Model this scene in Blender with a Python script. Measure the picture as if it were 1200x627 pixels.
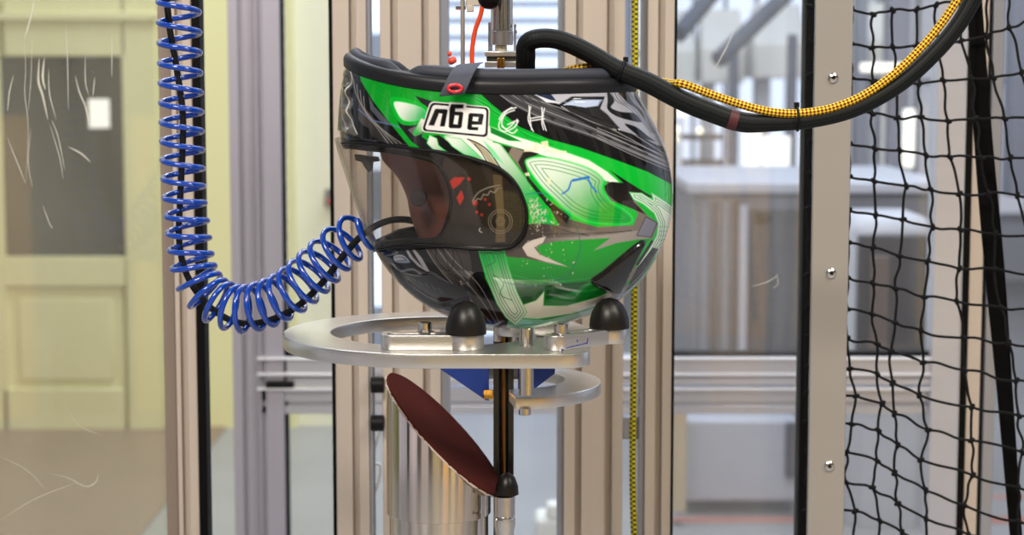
import bpy, math, random
import numpy as np
from mathutils import Vector, Matrix
random.seed(7); np.random.seed(7)
for o in list(bpy.data.objects): bpy.data.objects.remove(o)
S = bpy.context.scene
COL = S.collection

# ------------------------------------------------------------------ camera, light, exposure
F = 2230.0; PITCH = math.radians(6.0); CAM = np.array([0.0, -2.0, 1.3])
cd = bpy.data.cameras.new('camera'); cam = bpy.data.objects.new('camera', cd); COL.objects.link(cam)
cam.location = CAM; cam.rotation_euler = (math.pi/2 - PITCH, 0, 0)
cd.sensor_width = 36.0; cd.lens = F/1200*36.0; cd.clip_start = .05
cd.dof.use_dof = True; cd.dof.focus_distance = 1.93; cd.dof.aperture_fstop = 6.3
S.camera = cam
S.view_settings.view_transform = 'Standard'; S.view_settings.look = 'None'
S.view_settings.gamma = 1; S.view_settings.use_curve_mapping = False
S.view_settings.exposure = 0.0
w = bpy.data.worlds.new('world'); S.world = w; w.use_nodes = True
bg = w.node_tree.nodes['Background']; wt = w.node_tree; bg.inputs[1].default_value = 1.0
# dim world, warm and cool bands added for metal reflections, brighter toward workshop side
tcw = wt.nodes.new('ShaderNodeTexCoord'); mpw = wt.nodes.new('ShaderNodeMapping'); mpw.inputs['Scale'].default_value = (5.5, 5.5, .4); mpw.inputs['Location'].default_value = (1.7, .4, 0)
nzw = wt.nodes.new('ShaderNodeTexNoise'); nzw.inputs['Scale'].default_value = 1.6; nzw.inputs['Detail'].default_value = 3
rmp = wt.nodes.new('ShaderNodeValToRGB'); e = rmp.color_ramp.elements
e[0].position = .36; e[0].color = (.035, .033, .035, 1); e[1].position = .74; e[1].color = (1.3, 1.35, 1.4, 1)
for ps_, c_ in ((.50, (.07, .065, .065, 1)), (.57, (.42, .34, .22, 1)), (.62, (.16, .16, .18, 1))): q_ = rmp.color_ramp.elements.new(ps_); q_.color = c_
wt.links.new(tcw.outputs['Generated'], mpw.inputs[0]); wt.links.new(mpw.outputs[0], nzw.inputs[0]); wt.links.new(nzw.outputs[0], rmp.inputs[0])
sx = wt.nodes.new('ShaderNodeSeparateXYZ'); wt.links.new(tcw.outputs['Generated'], sx.inputs[0])
mr = wt.nodes.new('ShaderNodeMapRange'); mr.inputs[1].default_value = -.15; mr.inputs[2].default_value = .5; wt.links.new(sx.outputs['Y'], mr.inputs[0])
mxw = wt.nodes.new('ShaderNodeMix'); mxw.data_type = 'RGBA'; mxw.inputs[7].default_value = (.62, .70, .86, 1)
wt.links.new(mr.outputs[0], mxw.inputs[0]); wt.links.new(rmp.outputs[0], mxw.inputs[6]); wt.links.new(mxw.outputs[2], bg.inputs[0])
def area(name, loc, target, sx, sy, power, color):
    l = bpy.data.lights.new(name, 'AREA'); l.shape = 'RECTANGLE'; l.size = sx; l.size_y = sy
    l.energy = power; l.color = color
    o = bpy.data.objects.new(name, l); COL.objects.link(o); o.location = loc
    o.rotation_euler = (Vector(target)-Vector(loc)).to_track_quat('-Z', 'Y').to_euler()
    return o
area('unseen_lamp', (-.9, -2.6, 3.3), (0, .1, 1.1), 1.3, .5, 96, (1, .90, .78))
area('unseen_lamp', (1.6, -1.2, 3.2), (.1, .1, 1.1), .4, 1.4, 46, (1, .95, .88))
area('unseen_lamp', (.3, 1.05, 2.7), (.2, 1.5, 1.0), 2.4, .3, 30, (.93, .95, 1))  # added lamp to brighten the rear rails and post backs
area('skylight', (0.5, 3.6, 4.2), (0.3, 4.5, 0), 4, 2, 190, (.86, .93, 1))

# ------------------------------------------------------------------ projection helpers
cs, sn = math.cos(PITCH), math.sin(PITCH)
def P(px, py, Y=0.0):
    a = (px-600)/F; b = (313.5-py)/F
    d = np.array([a, cs + b*sn, -sn + b*cs])
    t = (Y-CAM[1])/d[1]
    return CAM + t*d
def PZ(px, py, z):
    a = (px-600)/F; b = (313.5-py)/F
    d = np.array([a, cs + b*sn, -sn + b*cs])
    t = (z-CAM[2])/d[2]
    return CAM + t*d
def proj(v):
    d = v - CAM
    depth = d[:, 1]*cs - d[:, 2]*sn
    up = d[:, 1]*sn + d[:, 2]*cs
    return np.stack([600 + F*d[:, 0]/depth, 313.5 - F*up/depth], 1)
def X(px, Y, py=313.5): return P(px, py, Y)[0]

def lin(c):
    c = np.array(c, float)/255.0
    return np.where(c <= .04045, c/12.92, ((c+.055)/1.055)**2.4)

# ------------------------------------------------------------------ materials
MATS = {}
def mat(name, rgb, rough=.5, metal=0.0, coat=0.0, noise=0.0, nscale=40, stretch=(1, 1, 1), bump=0.0, bscale=200, emit=0.0, spec=.5, alpha=1):
    if name in MATS: return MATS[name]
    m = bpy.data.materials.new(name); m.use_nodes = True; nt = m.node_tree; b = nt.nodes['Principled BSDF']
    c = lin(rgb)
    b.inputs['Base Color'].default_value = (*c, 1); b.inputs['Roughness'].default_value = rough
    b.inputs['Metallic'].default_value = metal; b.inputs['Coat Weight'].default_value = coat
    b.inputs['Specular IOR Level'].default_value = spec
    b.inputs['Coat Roughness'].default_value = .04
    tc = nt.nodes.new('ShaderNodeTexCoord'); mp = nt.nodes.new('ShaderNodeMapping'); mp.inputs['Scale'].default_value = stretch
    nt.links.new(tc.outputs['Object'], mp.inputs[0])
    n = nt.nodes.new('ShaderNodeTexNoise'); n.inputs['Scale'].default_value = nscale; n.inputs['Detail'].default_value = 3
    nt.links.new(mp.outputs[0], n.inputs[0])
    r = nt.nodes.new('ShaderNodeMapRange'); r.inputs[3].default_value = 1-max(noise, .02); r.inputs[4].default_value = 1+max(noise, .02)
    nt.links.new(n.outputs[0], r.inputs[0])
    mx = nt.nodes.new('ShaderNodeVectorMath'); mx.operation = 'SCALE'; mx.inputs[0].default_value = tuple(c)
    nt.links.new(r.outputs[0], mx.inputs['Scale']); nt.links.new(mx.outputs[0], b.inputs['Base Color'])
    if bump > 0:
        n2 = nt.nodes.new('ShaderNodeTexNoise'); n2.inputs['Scale'].default_value = bscale; n2.inputs['Detail'].default_value = 4
        nt.links.new(mp.outputs[0], n2.inputs[0])
        bp = nt.nodes.new('ShaderNodeBump'); bp.inputs['Strength'].default_value = bump; bp.inputs['Distance'].default_value = .001
        nt.links.new(n2.outputs[0], bp.inputs['Height']); nt.links.new(bp.outputs[0], b.inputs['Normal'])
    if emit > 0:
        b.inputs['Emission Color'].default_value = (*c, 1); b.inputs['Emission Strength'].default_value = emit
    MATS[name] = m
    return m
def glass(name, tint=(1, 1, 1), haze=.0, hazecol=(.8, .8, .75), rough=.02, refl=1.0, rim=0.0):
    m = bpy.data.materials.new(name); m.use_nodes = True; nt = m.node_tree; nt.nodes.clear()
    out = nt.nodes.new('ShaderNodeOutputMaterial')
    tr = nt.nodes.new('ShaderNodeBsdfTransparent'); tr.inputs[0].default_value = (*tint, 1)
    gl = nt.nodes.new('ShaderNodeBsdfGlossy'); gl.inputs['Roughness'].default_value = rough
    lw = nt.nodes.new('ShaderNodeLayerWeight'); lw.inputs[0].default_value = .5
    pw = nt.nodes.new('ShaderNodeMath'); pw.operation = 'POWER'; pw.inputs[1].default_value = 5.0; nt.links.new(lw.outputs['Facing'], pw.inputs[0])
    mul = nt.nodes.new('ShaderNodeMath'); mul.operation = 'MULTIPLY_ADD'; mul.inputs[1].default_value = .9*refl; mul.inputs[2].default_value = .04*refl
    nt.links.new(pw.outputs[0], mul.inputs[0])
    m1 = nt.nodes.new('ShaderNodeMixShader'); nt.links.new(mul.outputs[0], m1.inputs[0])
    nt.links.new(tr.outputs[0], m1.inputs[1]); nt.links.new(gl.outputs[0], m1.inputs[2])
    df = nt.nodes.new('ShaderNodeBsdfDiffuse'); df.inputs[0].default_value = (*hazecol, 1)
    m2 = nt.nodes.new('ShaderNodeMixShader')
    nz = nt.nodes.new('ShaderNodeTexNoise'); nz.inputs['Scale'].default_value = 3.0; nz.inputs['Detail'].default_value = 6
    tc = nt.nodes.new('ShaderNodeTexCoord'); mp = nt.nodes.new('ShaderNodeMapping'); mp.inputs['Scale'].default_value = (4, 1, .7)
    nt.links.new(tc.outputs['Object'], mp.inputs[0]); nt.links.new(mp.outputs[0], nz.inputs[0])
    rr = nt.nodes.new('ShaderNodeMapRange'); rr.inputs[1].default_value = .3; rr.inputs[2].default_value = .75
    rr.inputs[3].default_value = haze*.6; rr.inputs[4].default_value = haze*1.4
    nt.links.new(nz.outputs[0], rr.inputs[0]); p2 = nt.nodes.new('ShaderNodeMath'); p2.operation = 'POWER'; p2.inputs[1].default_value = 5.0; nt.links.new(lw.outputs['Facing'], p2.inputs[0])
    p3 = nt.nodes.new('ShaderNodeMath'); p3.operation = 'MULTIPLY_ADD'; p3.inputs[1].default_value = rim; nt.links.new(p2.outputs[0], p3.inputs[0]); nt.links.new(rr.outputs[0], p3.inputs[2])
    nt.links.new(p3.outputs[0], m2.inputs[0])
    nt.links.new(m1.outputs[0], m2.inputs[1]); nt.links.new(df.outputs[0], m2.inputs[2])
    nt.links.new(m2.outputs[0], out.inputs[0])
    return m
def checker_mat(name, c1, c2, su, sv, rough=.7, bump=.4, rot=45):
    """woven sleeve: checks that follow the uv of a tube"""
    m = bpy.data.materials.new(name); m.use_nodes = True; nt = m.node_tree; b = nt.nodes['Principled BSDF']
    uv = nt.nodes.new('ShaderNodeUVMap'); uv.uv_map = 'UVMap'
    mp = nt.nodes.new('ShaderNodeMapping'); mp.inputs['Scale'].default_value = (su, sv, 1)
    mp2 = nt.nodes.new('ShaderNodeMapping'); mp2.inputs['Rotation'].default_value = (0, 0, math.radians(rot))
    nt.links.new(uv.outputs[0], mp.inputs[0]); nt.links.new(mp.outputs[0], mp2.inputs[0])
    ch = nt.nodes.new('ShaderNodeTexChecker'); ch.inputs['Scale'].default_value = 1.0
    ch.inputs['Color1'].default_value = (*lin(c1), 1); ch.inputs['Color2'].default_value = (*lin(c2), 1)
    nt.links.new(mp2.outputs[0], ch.inputs[0]); nt.links.new(ch.outputs[0], b.inputs['Base Color'])
    bp = nt.nodes.new('ShaderNodeBump'); bp.inputs['Strength'].default_value = bump; bp.inputs['Distance'].default_value = .0006
    nt.links.new(ch.outputs['Fac'], bp.inputs['Height']); nt.links.new(bp.outputs[0], b.inputs['Normal'])
    b.inputs['Roughness'].default_value = rough; b.inputs['Specular IOR Level'].default_value = .22
    return m

ALU = mat('anodised_aluminium', (200, 188, 177), .42, .2, noise=.05, nscale=6, stretch=(12, 12, .4), bump=.1, bscale=90)
ALUGREY = mat('grey_aluminium', (150, 150, 160), .4, .55, noise=.06, nscale=6, stretch=(10, 10, .5))
ALUBLUE = mat('bluish_aluminium', (158, 162, 174), .35, .5, noise=.06, nscale=8, stretch=(10, 10, .5))
PLATE = mat('machined_aluminium', (214, 212, 208), .30, .95, noise=.05, nscale=30, stretch=(1, 6, 6), bump=.12, bscale=260)
STEEL = mat('polished_steel', (205, 202, 198), .16, 1.0, noise=.04)
TURNED = mat('turned_steel', (226, 216, 204), .09, 1.0, noise=.55, nscale=9, stretch=(9, 9, .06), bump=.12, bscale=20)  # tall light and dark streaks in the colour imitate reflected stripes
BLACK = mat('black_rubber', (14, 14, 16), .5, noise=.1, spec=.2)
RUBBER = mat('bumper_rubber', (20, 18, 17), .36, noise=.08, nscale=20, spec=.3)
TRIM = mat('trim_rubber', (26, 27, 31), .42, noise=.08, spec=.3)
FABRIC = mat('neck_roll_fabric', (42, 46, 58), .6, noise=.1, bump=.3, bscale=900)
GASKET = mat('gasket', (8, 8, 8), .6, spec=.12)
BLUEPL = mat('blue_plastic', (0, 62, 168), .17, coat=.7, noise=.05)
SLEEVE = checker_mat('cable_sleeve', (10, 10, 12), (28, 30, 33), 900, 14)
HOSE = checker_mat('hose_sleeve', (5, 6, 7), (20, 26, 27), 620, 20, .55, .7)
BRAID = checker_mat('braid_yellow_red', (226, 205, 52), (120, 22, 28), 360, 11, .7, .5)
ROPE = checker_mat('rope_yellow_black', (206, 190, 40), (60, 58, 18), 330, 5, .75, .5, 0)
ORANGE = mat('orange_hose', (232, 78, 24), .4)
WHITE = mat('white_paint', (232, 232, 230), .5, noise=.03)
NETM = mat('net_cord', (14, 15, 17), .8, bump=.3, bscale=700, spec=.2)
NETK = mat('net_knot', (30, 31, 34), .8, bump=.3, bscale=700)
WEB = mat('black_webbing', (6, 6, 7), .85, bump=.3, bscale=500, spec=.1)
RED = mat('red_snap', (214, 26, 40), .3, coat=.5)

# ------------------------------------------------------------------ mesh helpers
class MB:
    def __init__(s): s.v = []; s.f = []; s.uv = None
    def add(s, vs, fs):
        k = len(s.v); s.v += [tuple(map(float, q)) for q in vs]; s.f += [tuple(i+k for i in f) for f in fs]; return s
    def box(s, a, b):
        (x0, y0, z0), (x1, y1, z1) = a, b
        x0, x1 = min(x0, x1), max(x0, x1); y0, y1 = min(y0, y1), max(y0, y1); z0, z1 = min(z0, z1), max(z0, z1)
        vs = [(x0,y0,z0),(x1,y0,z0),(x1,y1,z0),(x0,y1,z0),(x0,y0,z1),(x1,y0,z1),(x1,y1,z1),(x0,y1,z1)]
        return s.add(vs, [(0,3,2,1),(4,5,6,7),(0,1,5,4),(1,2,6,5),(2,3,7,6),(3,0,4,7)])
    def lathe(s, prof, origin, axis=(0, 0, 1), n=40):
        """prof: list of (radius, height)"""
        ax = Vector(axis).normalized(); q = ax.to_track_quat('Z', 'Y').to_matrix(); o = Vector(origin)
        vs = []; fs = []
        for r, h in prof:
            for i in range(n):
                a = 2*math.pi*i/n
                vs.append(o + q @ Vector((max(r, 1e-5)*math.cos(a), max(r, 1e-5)*math.sin(a), h)))
        for k in range(len(prof)-1):
            for i in range(n):
                j = (i+1) % n
                fs.append((k*n+i, k*n+j, (k+1)*n+j, (k+1)*n+i))
        fs.append(tuple(range(n))[::-1]); fs.append(tuple((len(prof)-1)*n+i for i in range(n)))
        return s.add(vs, fs)
    def cyl(s, p0, p1, r, n=28, bev=0.0):
        p0 = Vector(p0); p1 = Vector(p1); L = (p1-p0).length
        b = bev or r*.06
        return s.lathe([(r-b, 0), (r, b), (r, L-b), (r-b, L)], p0, p1-p0, n)
    def prism(s, poly, z0, z1):
        n = len(poly)
        vs = [(x, y, z0) for x, y in poly] + [(x, y, z1) for x, y in poly]
        return s.add(vs, [tuple(range(n))[::-1], tuple(range(n, 2*n))] + [(i, (i+1) % n, n+(i+1) % n, n+i) for i in range(n)])
    def build(s, name, m, parent=None, bevel=0, sharp=35, normals=True):
        me = bpy.data.meshes.new(name); me.from_pydata(s.v, [], s.f); me.update()
        if s.uv is not None:
            l = me.uv_layers.new(name='UVMap'); l.data.foreach_set('uv', np.array(s.uv, 'f').ravel())
        return link(me, name, m, parent, bevel, sharp)
def link(me, name, m, parent=None, bevel=0, sharp=35):
    me.polygons.foreach_set('use_smooth', [True]*len(me.polygons))
    try: me.set_sharp_from_angle(angle=math.radians(sharp))
    except Exception: pass
    me.materials.append(m)
    o = bpy.data.objects.new(name, me); COL.objects.link(o)
    if parent: o.parent = parent; o.matrix_parent_inverse = Matrix.Translation(-Vector(parent.location)) if parent.type == 'EMPTY' else Matrix()
    if bevel:
        b = o.modifiers.new('bevel', 'BEVEL'); b.width = bevel; b.segments = 2; b.limit_method = 'ANGLE'
    return o
def thing(name, label, cat, loc=(0, 0, 0), group=None):
    o = bpy.data.objects.new(name, None); COL.objects.link(o); o.location = tuple(map(float, loc)); o.empty_display_size = .05
    o['label'] = label; o['category'] = cat
    if group: o['group'] = group
    return o
def tag(o, label, cat, group=None):
    o['label'] = label; o['category'] = cat
    if group: o['group'] = group
    return o
def structure(o): o['kind'] = 'structure'; return o
def spline(pts, n=8, closed=False):
    p = np.array(pts, float); out = []
    N = len(p); rng = range(N) if closed else range(N-1)
    for i in rng:
        if closed: a, b, c, d = p[(i-1) % N], p[i], p[(i+1) % N], p[(i+2) % N]
        else: a, b, c, d = p[max(i-1, 0)], p[i], p[i+1], p[min(i+2, N-1)]
        for k in range(n):
            t = k/n
            out.append(.5*((2*b)+(-a+c)*t+(2*a-5*b+4*c-d)*t*t+(-a+3*b-3*c+d)*t**3))
    if not closed: out.append(p[-1])
    return np.array(out)
def tube(pts, r, n=10, caps=True, closed=False, mb=None, squash=None):
    pts = np.array(pts, float); N = len(pts)
    rad = np.full(N, r) if np.isscalar(r) else np.array(r)
    T = np.gradient(pts, axis=0)
    if closed: T = np.roll(pts, -1, 0)-np.roll(pts, 1, 0)
    T /= np.linalg.norm(T, axis=1)[:, None]+1e-12
    up = np.array([0, -1, 0.]) if abs(T[0][1]) < .9 else np.array([0, 0, 1.])
    u = np.cross(T[0], up); u /= np.linalg.norm(u)
    L = np.concatenate([[0], np.cumsum(np.linalg.norm(np.diff(pts, axis=0), axis=1))])
    vs = []; 
    for i in range(N):
        u = u - T[i]*np.dot(u, T[i]); u /= np.linalg.norm(u); v = np.cross(T[i], u)
        for k in range(n):
            a = 2*math.pi*k/n
            vs.append(pts[i] + rad[i]*(math.cos(a)*u + math.sin(a)*v))
    fs = []; uv = []
    M = N if closed else N-1
    for i in range(M):
        i2 = (i+1) % N; l2 = L[i+1] if i+1 < N else L[i]+.001
        for k in range(n):
            k2 = (k+1) % n
            fs.append((i*n+k, i*n+k2, i2*n+k2, i2*n+k))
            uv += [(L[i], k/n), (L[i], (k+1)/n), (l2, (k+1)/n), (l2, k/n)]
    mb = mb or MB()
    if caps and not closed:
        fs.append(tuple(range(n))[::-1]); uv += [(0, 0)]*n
        fs.append(tuple((N-1)*n+k for k in range(n))); uv += [(0, 0)]*n
    mb.add(vs, fs)
    mb.uv = (mb.uv or []) + uv
    return mb
def plate(name, outlines, z0, z1, m, parent=None, bev=.0008):
    """flat plate with holes from 2D outlines (first one outer)"""
    cu = bpy.data.curves.new(name, 'CURVE'); cu.dimensions = '2D'; cu.fill_mode = 'BOTH'
    for ol in outlines:
        sp = cu.splines.new('POLY'); sp.points.add(len(ol)-1); sp.use_cyclic_u = True
        for i, (x, y) in enumerate(ol): sp.points[i].co = (x, y, 0, 1)
    cu.extrude = (z1-z0)/2-bev; cu.bevel_depth = bev; cu.bevel_resolution = 1; cu.offset = -bev
    t = bpy.data.objects.new('t', cu); COL.objects.link(t)
    bpy.context.view_layer.update()
    me = bpy.data.meshes.new_from_object(t.evaluated_get(bpy.context.evaluated_depsgraph_get()))
    bpy.data.objects.remove(t)
    me.transform(Matrix.Translation((0, 0, (z0+z1)/2)))
    me.name = name; me.materials.clear()
    return link(me, name, m, parent, 0, 30)

def profile_poly(x0, x1, y0, y1, slots, sw=.008, sd=.010):
    """t-slot profile outline seen from above; slots = x positions of the grooves in the front (y0) face"""
    p = [(x0, y0)]
    for s in sorted(slots):
        p += [(s-sw/2, y0), (s-sw/2, y0+.003), (s-sw*.9, y0+.003), (s-sw*.9, y0+sd), (s+sw*.9, y0+sd), (s+sw*.9, y0+.003), (s+sw/2, y0+.003), (s+sw/2, y0)]
    p += [(x1, y0), (x1, y0+(y1-y0)*.42), (x1-.004*(1 if x1 > x0 else -1), y0+(y1-y0)*.45), (x1-.004, y0+(y1-y0)*.55), (x1, y0+(y1-y0)*.58), (x1, y1), (x0, y1)]
    return p
def post(parent, p0, p1, Y, depth, slots=(), m=ALU, z0=0.02, z1=1.95, name='post'):
    mb = MB(); mb.prism(profile_poly(X(p0, Y), X(p1, Y), Y, Y+depth, [X(s, Y) for s in slots]), z0, z1)
    return mb.build(name, m, parent, bevel=.0012)
def rail(parent, px0, px1, py0, py1, Y, depth, m=ALUGREY, groove=None, name='rail'):
    """horizontal profile, groove = py of a slot in its front face"""
    x0, x1 = X(px0, Y), X(px1, Y); zt, zb = P(600, py0, Y)[2], P(600, py1, Y)[2]
    pr = [(Y, zt)]
    if groove is not None:
        for g in (groove if isinstance(groove, (list, tuple)) else [groove]):
            zg = P(600, g, Y)[2]
            pr += [(Y, zg+.004), (Y+.009, zg+.004), (Y+.009, zg-.004), (Y, zg-.004)]
    pr += [(Y, zb), (Y+depth, zb), (Y+depth, zt)]
    n = len(pr)
    mb = MB(); mb.add([(x0, a, b) for a, b in pr]+[(x1, a, b) for a, b in pr],
                      [tuple(range(n))[::-1], tuple(range(n, 2*n))]+[(i, (i+1) % n, n+(i+1) % n, n+i) for i in range(n)])
    return mb.build(name, m, parent, bevel=.001)
def slab(parent, px0, py0, px1, py1, Y, depth, m, name, bevel=.002):
    a = P(px0, py0, Y); b = P(px1, py1, Y); pm = (py0+py1)/2
    a[0] = X(px0, Y, pm); b[0] = X(px1, Y, pm)
    return MB().box((a[0], Y, a[2]), (b[0], Y+depth, b[2])).build(name, m, parent, bevel=bevel)

# ================================================================== SETTING
FLOOR = mat('concrete_floor', (150, 150, 152), .38, noise=.16, nscale=2.2, bump=.2, bscale=20)
mb = MB().box((-7, -6, -.1), (9, 10.2, 0)); structure(mb.build('floor', FLOOR))
YEL = mat('yellow_wall_paint', (232, 228, 172), .6, noise=.04, nscale=1.5)
YEL2 = mat('lit_wall_paint', (236, 234, 206), .6, noise=.04, nscale=1.5)  # same wall as the yellow one, its brighter light put into the colour
WY = 4.8
mb = MB().box((-4.6, WY, 0), (X(345, WY), WY+.15, 3.6)); structure(mb.build('wall_left', YEL))
mb = MB().box((X(345, WY), WY+.05, 0), (X(428, WY), WY+.15, 3.6)); structure(mb.build('wall_left_lit', YEL2))
BACK = mat('back_wall_paint', (176, 180, 190), .7, noise=.12, nscale=1.2)
BY = 9.6
mb = MB().box((-5, BY, 0), (9, BY+.2, 4.2)); structure(mb.build('wall_back', BACK))
# door in the yellow wall
DOORM = mat('cream_door_paint', (226, 222, 176), .45, noise=.04, nscale=3, bump=.1)
DARKGL = mat('dark_door_glass', (60, 58, 50), .12, noise=.3, nscale=4, stretch=(2, 1, .5))
d = bpy.data.objects.new('door_1', None); COL.objects.link(d); d.location = (X(70, WY), WY, 0); structure(d)
def wz(py, Y): return P(600, py, Y)[2]
y0 = WY-.05
for (a, b, c, e) in [(-60, -10, 4, 515), (146, -10, 186, 515), (4, -10, 146, 66), (4, 301, 146, 336), (4, 456, 146, 515)]:
    slab(d, a, b, c, e, y0, .045, DOORM, 'door_rail', .004)
slab(d, 4, 336, 146, 456, y0+.022, .02, DOORM, 'door_panel', .003)
slab(d, 22, 350, 132, 446, y0+.008, .014, DOORM, 'raised_panel', .006)
gp = slab(d, 4, 66, 146, 301, y0+.02, .008, DARKGL, 'door_pane', 0)
# moulding bar over the door glass
slab(d, -60, 14, 186, 24, y0-.02, .02, DOORM, 'moulding', .004)
# glowing patch stands in for a window's reflection in the door glass
ob = slab(None, 104, 116, 128, 150, y0+.012, .006, mat('reflected_glow', (240, 236, 232), .5, emit=.75), 'window_1', 0); structure(ob)
ob = MB().box((-4.5, 1.9, 0), (X(262, WY), WY, .006)).build('floor', mat('brown_floor_sheet', (140, 118, 102), .45, noise=.12, nscale=3)); structure(ob)

# back windows with daylight
SKYW = mat('daylight_pane', (222, 232, 250), .5, emit=1.15)
def blind_window(n, px0, px1, py0, py1, Y, slats):
    o = bpy.data.objects.new('window_%d' % n, None); COL.objects.link(o); a = P(px0, py1, Y); o.location = tuple(a); structure(o)
    slab(o, px0, py0, px1, py1, Y, .03, SKYW, 'pane', 0)
    sm = mat('blind_slat', (170, 184, 212), .45, noise=.05)
    h = (py1-py0)/slats
    for i in range(slats):
        s = slab(o, px0, py0+h*(i+.62), px1, py0+h*(i+1.0), Y-.06, .03, sm, 'blind_slat', .004)
    slab(o, px0-6, py0-6, px0, py1+6, Y-.08, .06, WHITE, 'window_frame', .004); slab(o, px1, py0-6, px1+6, py1+6, Y-.08, .06, WHITE, 'window_frame', .004)
    return o
blind_window(2, 425, 452, -60, 420, 6.4, 3)
blind_window(3, 520, 670, -70, 400, 6.4, 24)
mb = MB().box((X(400, 6.6), 6.6, 0), (X(700, 6.6), 6.7, 3)); structure(mb.build('wall_middle', BACK))
def plain_window(n, px0, px1, py0, py1, Y, cols, strength=SKYW):
    o = bpy.data.objects.new('window_%d' % n, None); COL.objects.link(o); o.location = tuple(P(px0, py1, Y)); structure(o)
    slab(o, px0, py0, px1, py1, Y, .03, strength, 'pane', 0)
    fm = mat('steel_window_frame', (96, 104, 124), .5)
    for i in range(cols+1):
        xx = px0+(px1-px0)*i/cols
        slab(o, xx-2, py0, xx+2, py1, Y-.05, .04, fm, 'mullion', .003)
    slab(o, px0, (py0+py1)/2-2, px1, (py0+py1)/2+2, Y-.05, .04, fm, 'mullion', .003)
plain_window(4, 740, 960, -80, 205, BY-.1, 6)
plain_window(5, 985, 1210, -60, 250, BY-.1, 5, mat('daylight_dim', (190, 194, 208), .5, emit=.45))

# unseen coloured panels added behind the camera to stripe the metal reflections
wf = bpy.data.objects.new('reflection_arc', None); COL.objects.link(wf); structure(wf); wf.location = (0, -4.2, 0)
for i, (a0, a1, c_) in enumerate([(-115, -96, (120, 124, 80)), (-95, -72, (206, 204, 220)), (-71, -66, (40, 36, 34)), (-65, -48, (214, 206, 214)), (-47, -38, (84, 74, 70)), (-37, -22, (190, 178, 176)), (-21, -14, (60, 50, 40)), (-13, 4, (176, 160, 110)),
        (5, 9, (30, 26, 20)), (10, 22, (236, 178, 60)), (23, 26, (30, 24, 18)), (27, 37, (250, 216, 130)), (38, 43, (60, 48, 30)), (44, 56, (250, 190, 80)), (57, 61, (40, 34, 30)), (62, 78, (196, 186, 196)), (79, 84, (50, 44, 50)), (85, 105, (150, 140, 150))]):
    q = []
    for a, rr__ in ((a0, 4.2), (a1, 4.2), (a1, 4.35), (a0, 4.35)): q.append((rr__*math.sin(math.radians(a)), -rr__*math.cos(math.radians(a))))
    MB().prism(q, 0.0, 1.12).build('reflection_panel', mat('reflection_colour_%d' % i, c_, .6, noise=.05), wf, bevel=.004)
area('unseen_lamp', (.9, -1.9, 3.5), (2.2, -4.0, .8), 1.2, .4, 150, (1, .88, .66)); area('unseen_lamp', (-.9, -1.9, 3.5), (-2.6, -3.4, .8), 1.2, .4, 50, (.96, .95, 1))  # added unseen lamps, only to light the panels for reflections

# ================================================================== WORKSHOP BEHIND
GREYM = mat('machine_grey', (118, 122, 136), .5, noise=.1, nscale=3, stretch=(6, 1, .4))
DKM = mat('machine_dark', (66, 66, 76), .5, noise=.15, nscale=4)
LTM = mat('machine_light', (186, 190, 204), .5, noise=.08, nscale=3)
cy = 3.7
t = thing('machine_cabinet', 'large grey machine cabinet seen through the right glass panel', 'machine', (X(960, cy), cy, 0))
slab(t, 812, 226, 1112, 640, cy, .9, GREYM, 'body', .01)
slab(t, 806, 214, 1118, 227, cy-.04, .98, LTM, 'top_trim', .006)
for i, xx in enumerate((822, 834, 846, 858)): slab(t, xx, 236, xx+6, 520, cy-.02, .02, DKM if i % 2 else mat('rib_grey', (138, 142, 156)), 'rib', .003)
slab(t, 866, 240, 876, 420, cy-.03, .03, LTM, 'door_frame', .004)
slab(t, 878, 246, 1000, 418, cy-.015, .02, DKM, 'door', .004)
slab(t, 886, 250, 904, 262, cy-.03, .02, BLACK, 'display', .003)
t = thing('low_cabinet', 'low pale machine base standing on floor in front of grey cabinet', 'machine', (X(870, 3.45), 3.45, 0))
slab(t, 800, 492, 936, 588, 3.45, .22, LTM, 'body', .01); slab(t, 922, 496, 936, 560, 3.42, .03, DKM, 'side_cover', .004)
ob = slab(None, 788, 420, 805, 600, 3.3, .08, mat('tan_column', (206, 184, 150), .6), 'workshop_column', .003)
tag(ob, 'thin tan column left of the pale machine base', 'column')
t = thing('moulding_press', 'pale rounded machine with dark window behind the safety net', 'machine', (X(1045, 3.3), 3.3, 0))
slab(t, 992, 252, 1094, 640, 3.3, .3, LTM, 'housing', .05); slab(t, 1006, 276, 1088, 418, 3.27, .04, DKM, 'dark_window', .004)
slab(t, 1020, 300, 1042, 410, 3.25, .02, mat('brown_grey', (104, 92, 92), .5), 'door_strip', .004)
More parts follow.
